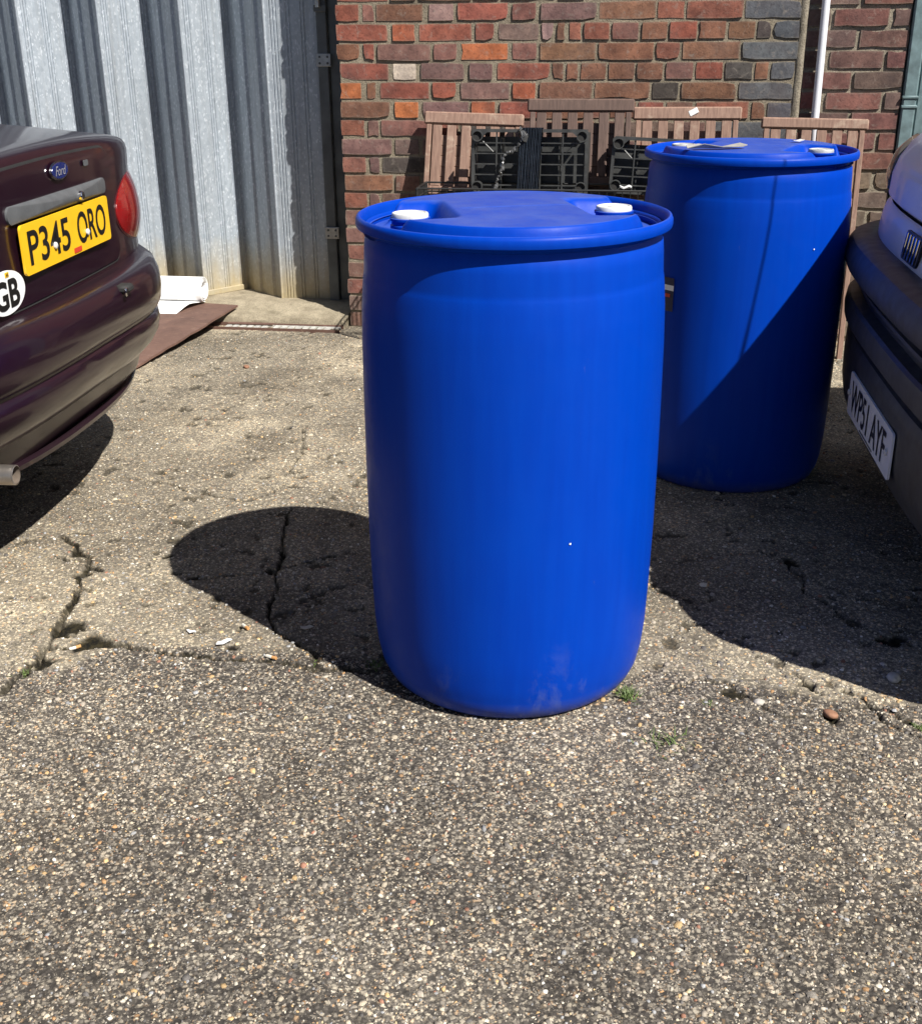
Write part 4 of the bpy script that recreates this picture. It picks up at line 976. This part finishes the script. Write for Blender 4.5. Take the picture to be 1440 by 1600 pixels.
# black bumper with ribs
vb = [(.712, .070, .012), (.724, .035, .0), (.722, .000, -.010), (.713, -.022, -.020), (.700, -.032, -.024), (.678, -.038, -.027), (.655, -.037, -.026), (.643, -.032, -.024), (.638, -.022, -.020), (.634, .012, -.004), (.603, .016, -.002), (.600, .004, -.008), (.592, .003, -.008), (.589, .014, -.003), (.568, .016, -.002),
      (.564, -.012, -.016), (.558, -.020, -.019), (.53, -.024, -.021), (.506, -.022, -.020), (.500, -.014, -.017), (.496, .006, -.008), (.474, .008, -.007), (.470, -.002, -.012), (.455, -.008, -.014), (.44, -.009, -.014), (.40, -.010, -.0145), (.33, -.008, -.0135), (.285, .000, -.01), (.255, .012, -.003), (.240, .03, .004), (.232, .09, .03)]
vbm = VS.loft('front_bumper', [(z, d, u_, 0.) for z, d, u_ in vb], M['bumper'], van, False, 28, False, lambda a: a > -.55)
npv = slab_poly('number_plate', rrect(-.26, .26, .3035, .4145, .010, 4, 2), .016, M['plate_white'], van, .005)
text_on('plate_lettering', 'WP51', M['ink'], npv, .016, -.112, .359, .222, .079, .012)
text_on('plate_lettering', 'AYF', M['ink'], npv, .016, .120, .359, .165, .079, .012)
slab_poly('maker_strip', rrect(-.08, .08, .308, .3115, .0005, 1, 1), .0172, M['trim'], npv, .001)
for u in (-.243, .225):
    o = MB().lathe([(.0085, 0), (.008, .004), (.005, .006), (0, .0065)], 14).build('plate_screw', M['cap'], npv, 40); o.matrix_local = Matrix.Translation((.0165, u, .361)) @ Matrix.Rotation(PI/2, 4, 'Y')
SH = Matrix(((1, 0, 0, 0), (0, 1, .55, -.4235), (0, 0, 1, 0), (0, 0, 0, 1)))
bdg = slab_poly('badge', rrect(-.105, .045, .733, .805, .006, 2, 2), -.0350, M['ink'], van, .006); bdg.data.transform(SH)
for i in range(5):
    u = -.088+i*.0285; q = MB().bbox(-.0355, -.0315, u-.0070, u+.0070, .737, .801, .0015).build('badge_bar', M['chrome'], bdg); q.data.transform(SH)
MB().tube([(-.165, -.02, 1.04), (-.19, -.02, 1.22), (-.245, -.02, 1.62)], [.0040, .0024, .0020], 8).build('aerial', M['rubber'], van, 60)
for a in (-.85, -3.3):
    for sg in (1, -1): wheel(van, a, sg*.77, sg, .31)

# ------------------------------------------------------------------ weeds, litter, loose stones
def gz(x, y): return float(ground_z(np.array([x]), np.array([y]))[0])
def weed(px, py, n, h, spread, label, seed):
    x, y = gpt(px, py); r = random.Random(seed); B = MB()
    for i in range(n):
        a = r.uniform(0, 2*PI); L = h*r.uniform(.4, 1.1); bx, by = r.gauss(0, spread*.35), r.gauss(0, spread*.35); ln = r.uniform(.3, 1.2); w_ = r.uniform(.0012, .0024)
        P_ = []
        for k in range(4): t = k/3; P_.append(Vector((bx+math.cos(a)*L*ln*t*t+math.cos(a)*L*.3*t, by+math.sin(a)*L*ln*t*t+math.sin(a)*L*.3*t, L*(t-.45*t*t*ln))))
        sd = Vector((-math.sin(a), math.cos(a), 0)); v = []
        for k, p in enumerate(P_): v += [p-sd*w_*(1-k/3.2), p+sd*w_*(1-k/3.2)]
        B.add(v, [(0, 1, 3, 2), (2, 3, 5, 4), (4, 5, 7, 6)])
    o = tag(B.build('weed_tuft', M['grass'], None), label, 'weed', 'weeds in the concrete'); o.location = (x, y, gz(x, y)-.002); return o
weed(978, 1088, 70, .026, .036, 'grass tuft growing at the foot of the near drum', 1)
weed(1042, 1160, 42, .024, .05, 'sparse grass tuft in the open concrete to the right of the near drum', 2)
weed(36, 1048, 36, .018, .022, 'small green weed in the crack at the left edge', 3)
weed(1105, 1100, 22, .014, .012, 'tiny green weed among loose stones right of the near drum', 4)
weed(490, 1035, 60, .012, .05, 'low dry weed where the drum shadow meets the crack', 5)
weed(585, 1040, 30, .02, .03, 'shaded weed on the left side of the near drum base', 6)
weed(1432, 1138, 20, .016, .016, 'small weed at the right edge of the concrete', 7)
weed(498, 512, 26, .03, .03, 'weed sprouting at the drain channel', 8)
def butt(px, py, ang, label):
    x, y = gpt(px, py); E = tag(empty('cigarette_butt', (x, y, gz(x, y)+.0055), (0, 0, ang)), label, 'cigarette butt', 'litter')
    MB().tube([(-.013, 0, 0), (.002, 0, 0)], [.0036, .0038], 8).build('paper_tube', M['cork'], E, 40); MB().tube([(.0021, 0, 0), (.013, 0, .0004)], [.0039, .0037], 8).build('filter', M['filter'], E, 40)
butt(117, 1012, .6, 'cigarette butt in the mossy crack on the left'); butt(384, 984, -.9, 'pale cigarette butt beside the drum shadow'); butt(424, 1029, -.5, 'cigarette butt lying along the long crack')
def flake(px, py, rx, ry, rot, mat, label, cat='paper scrap', nm='paper_scrap', curl=.004):
    x, y = gpt(px, py); scrap(nm, around(x, y, rx, ry, 7, rot, .3), gz(x, y)+.004, .0015, M[mat], label, cat, curl)
flake(350, 1008, .016, .008, .5, 'sticker', 'white flake of litter by the long crack'); flake(300, 991, .013, .006, -.3, 'sticker', 'small white flake left of the drum shadow')
flake(478, 985, .015, .008, .1, 'stone_grey', 'grey flake inside the drum shadow')
flake(458, 463, .05, .03, .4, 'leaf_dry', 'dry tan leaf at the foot of the steel gate', 'leaf', 'dry_leaf', .03)
def stone(px, py, r, mat, label, seed):
    x, y = gpt(px, py); bm = bmesh.new(); bmesh.ops.create_icosphere(bm, subdivisions=2, radius=r); rr = random.Random(seed); ax_ = [Vector((rr.gauss(0, 1), rr.gauss(0, 1), rr.gauss(0, 1))).normalized() for _ in range(7)]
    for v_ in bm.verts:
        d = v_.co.normalized(); k = 1
        for a in ax_: k -= max(0, d.dot(a)-.72)*.55
        v_.co = Vector((d.x*1.25, d.y*.95, d.z*.62))*r*k
    me = bpy.data.meshes.new('loose_stone'); bm.to_mesh(me); bm.free(); o = tag(ob('loose_stone', me, M[mat], None, 50), label, 'stone', 'loose stones'); o.location = (x, y, gz(x, y)+r*.42); o.rotation_euler = (0, 0, rr.uniform(0, 6)); return o
stone(1297, 1113, .014, 'stone_red', 'round reddish stone in the mossy hole on the right', 1); stone(1186, 1098, .011, 'stone_grey', 'pale stone among rubble right of the near drum', 2)
stone(1395, 1065, .016, 'stone_grey', 'pale stone at the edge of the van shadow', 4)
stone(385, 575, .014, 'stone_red', 'small brown stone on the pale concrete before the gate', 6)
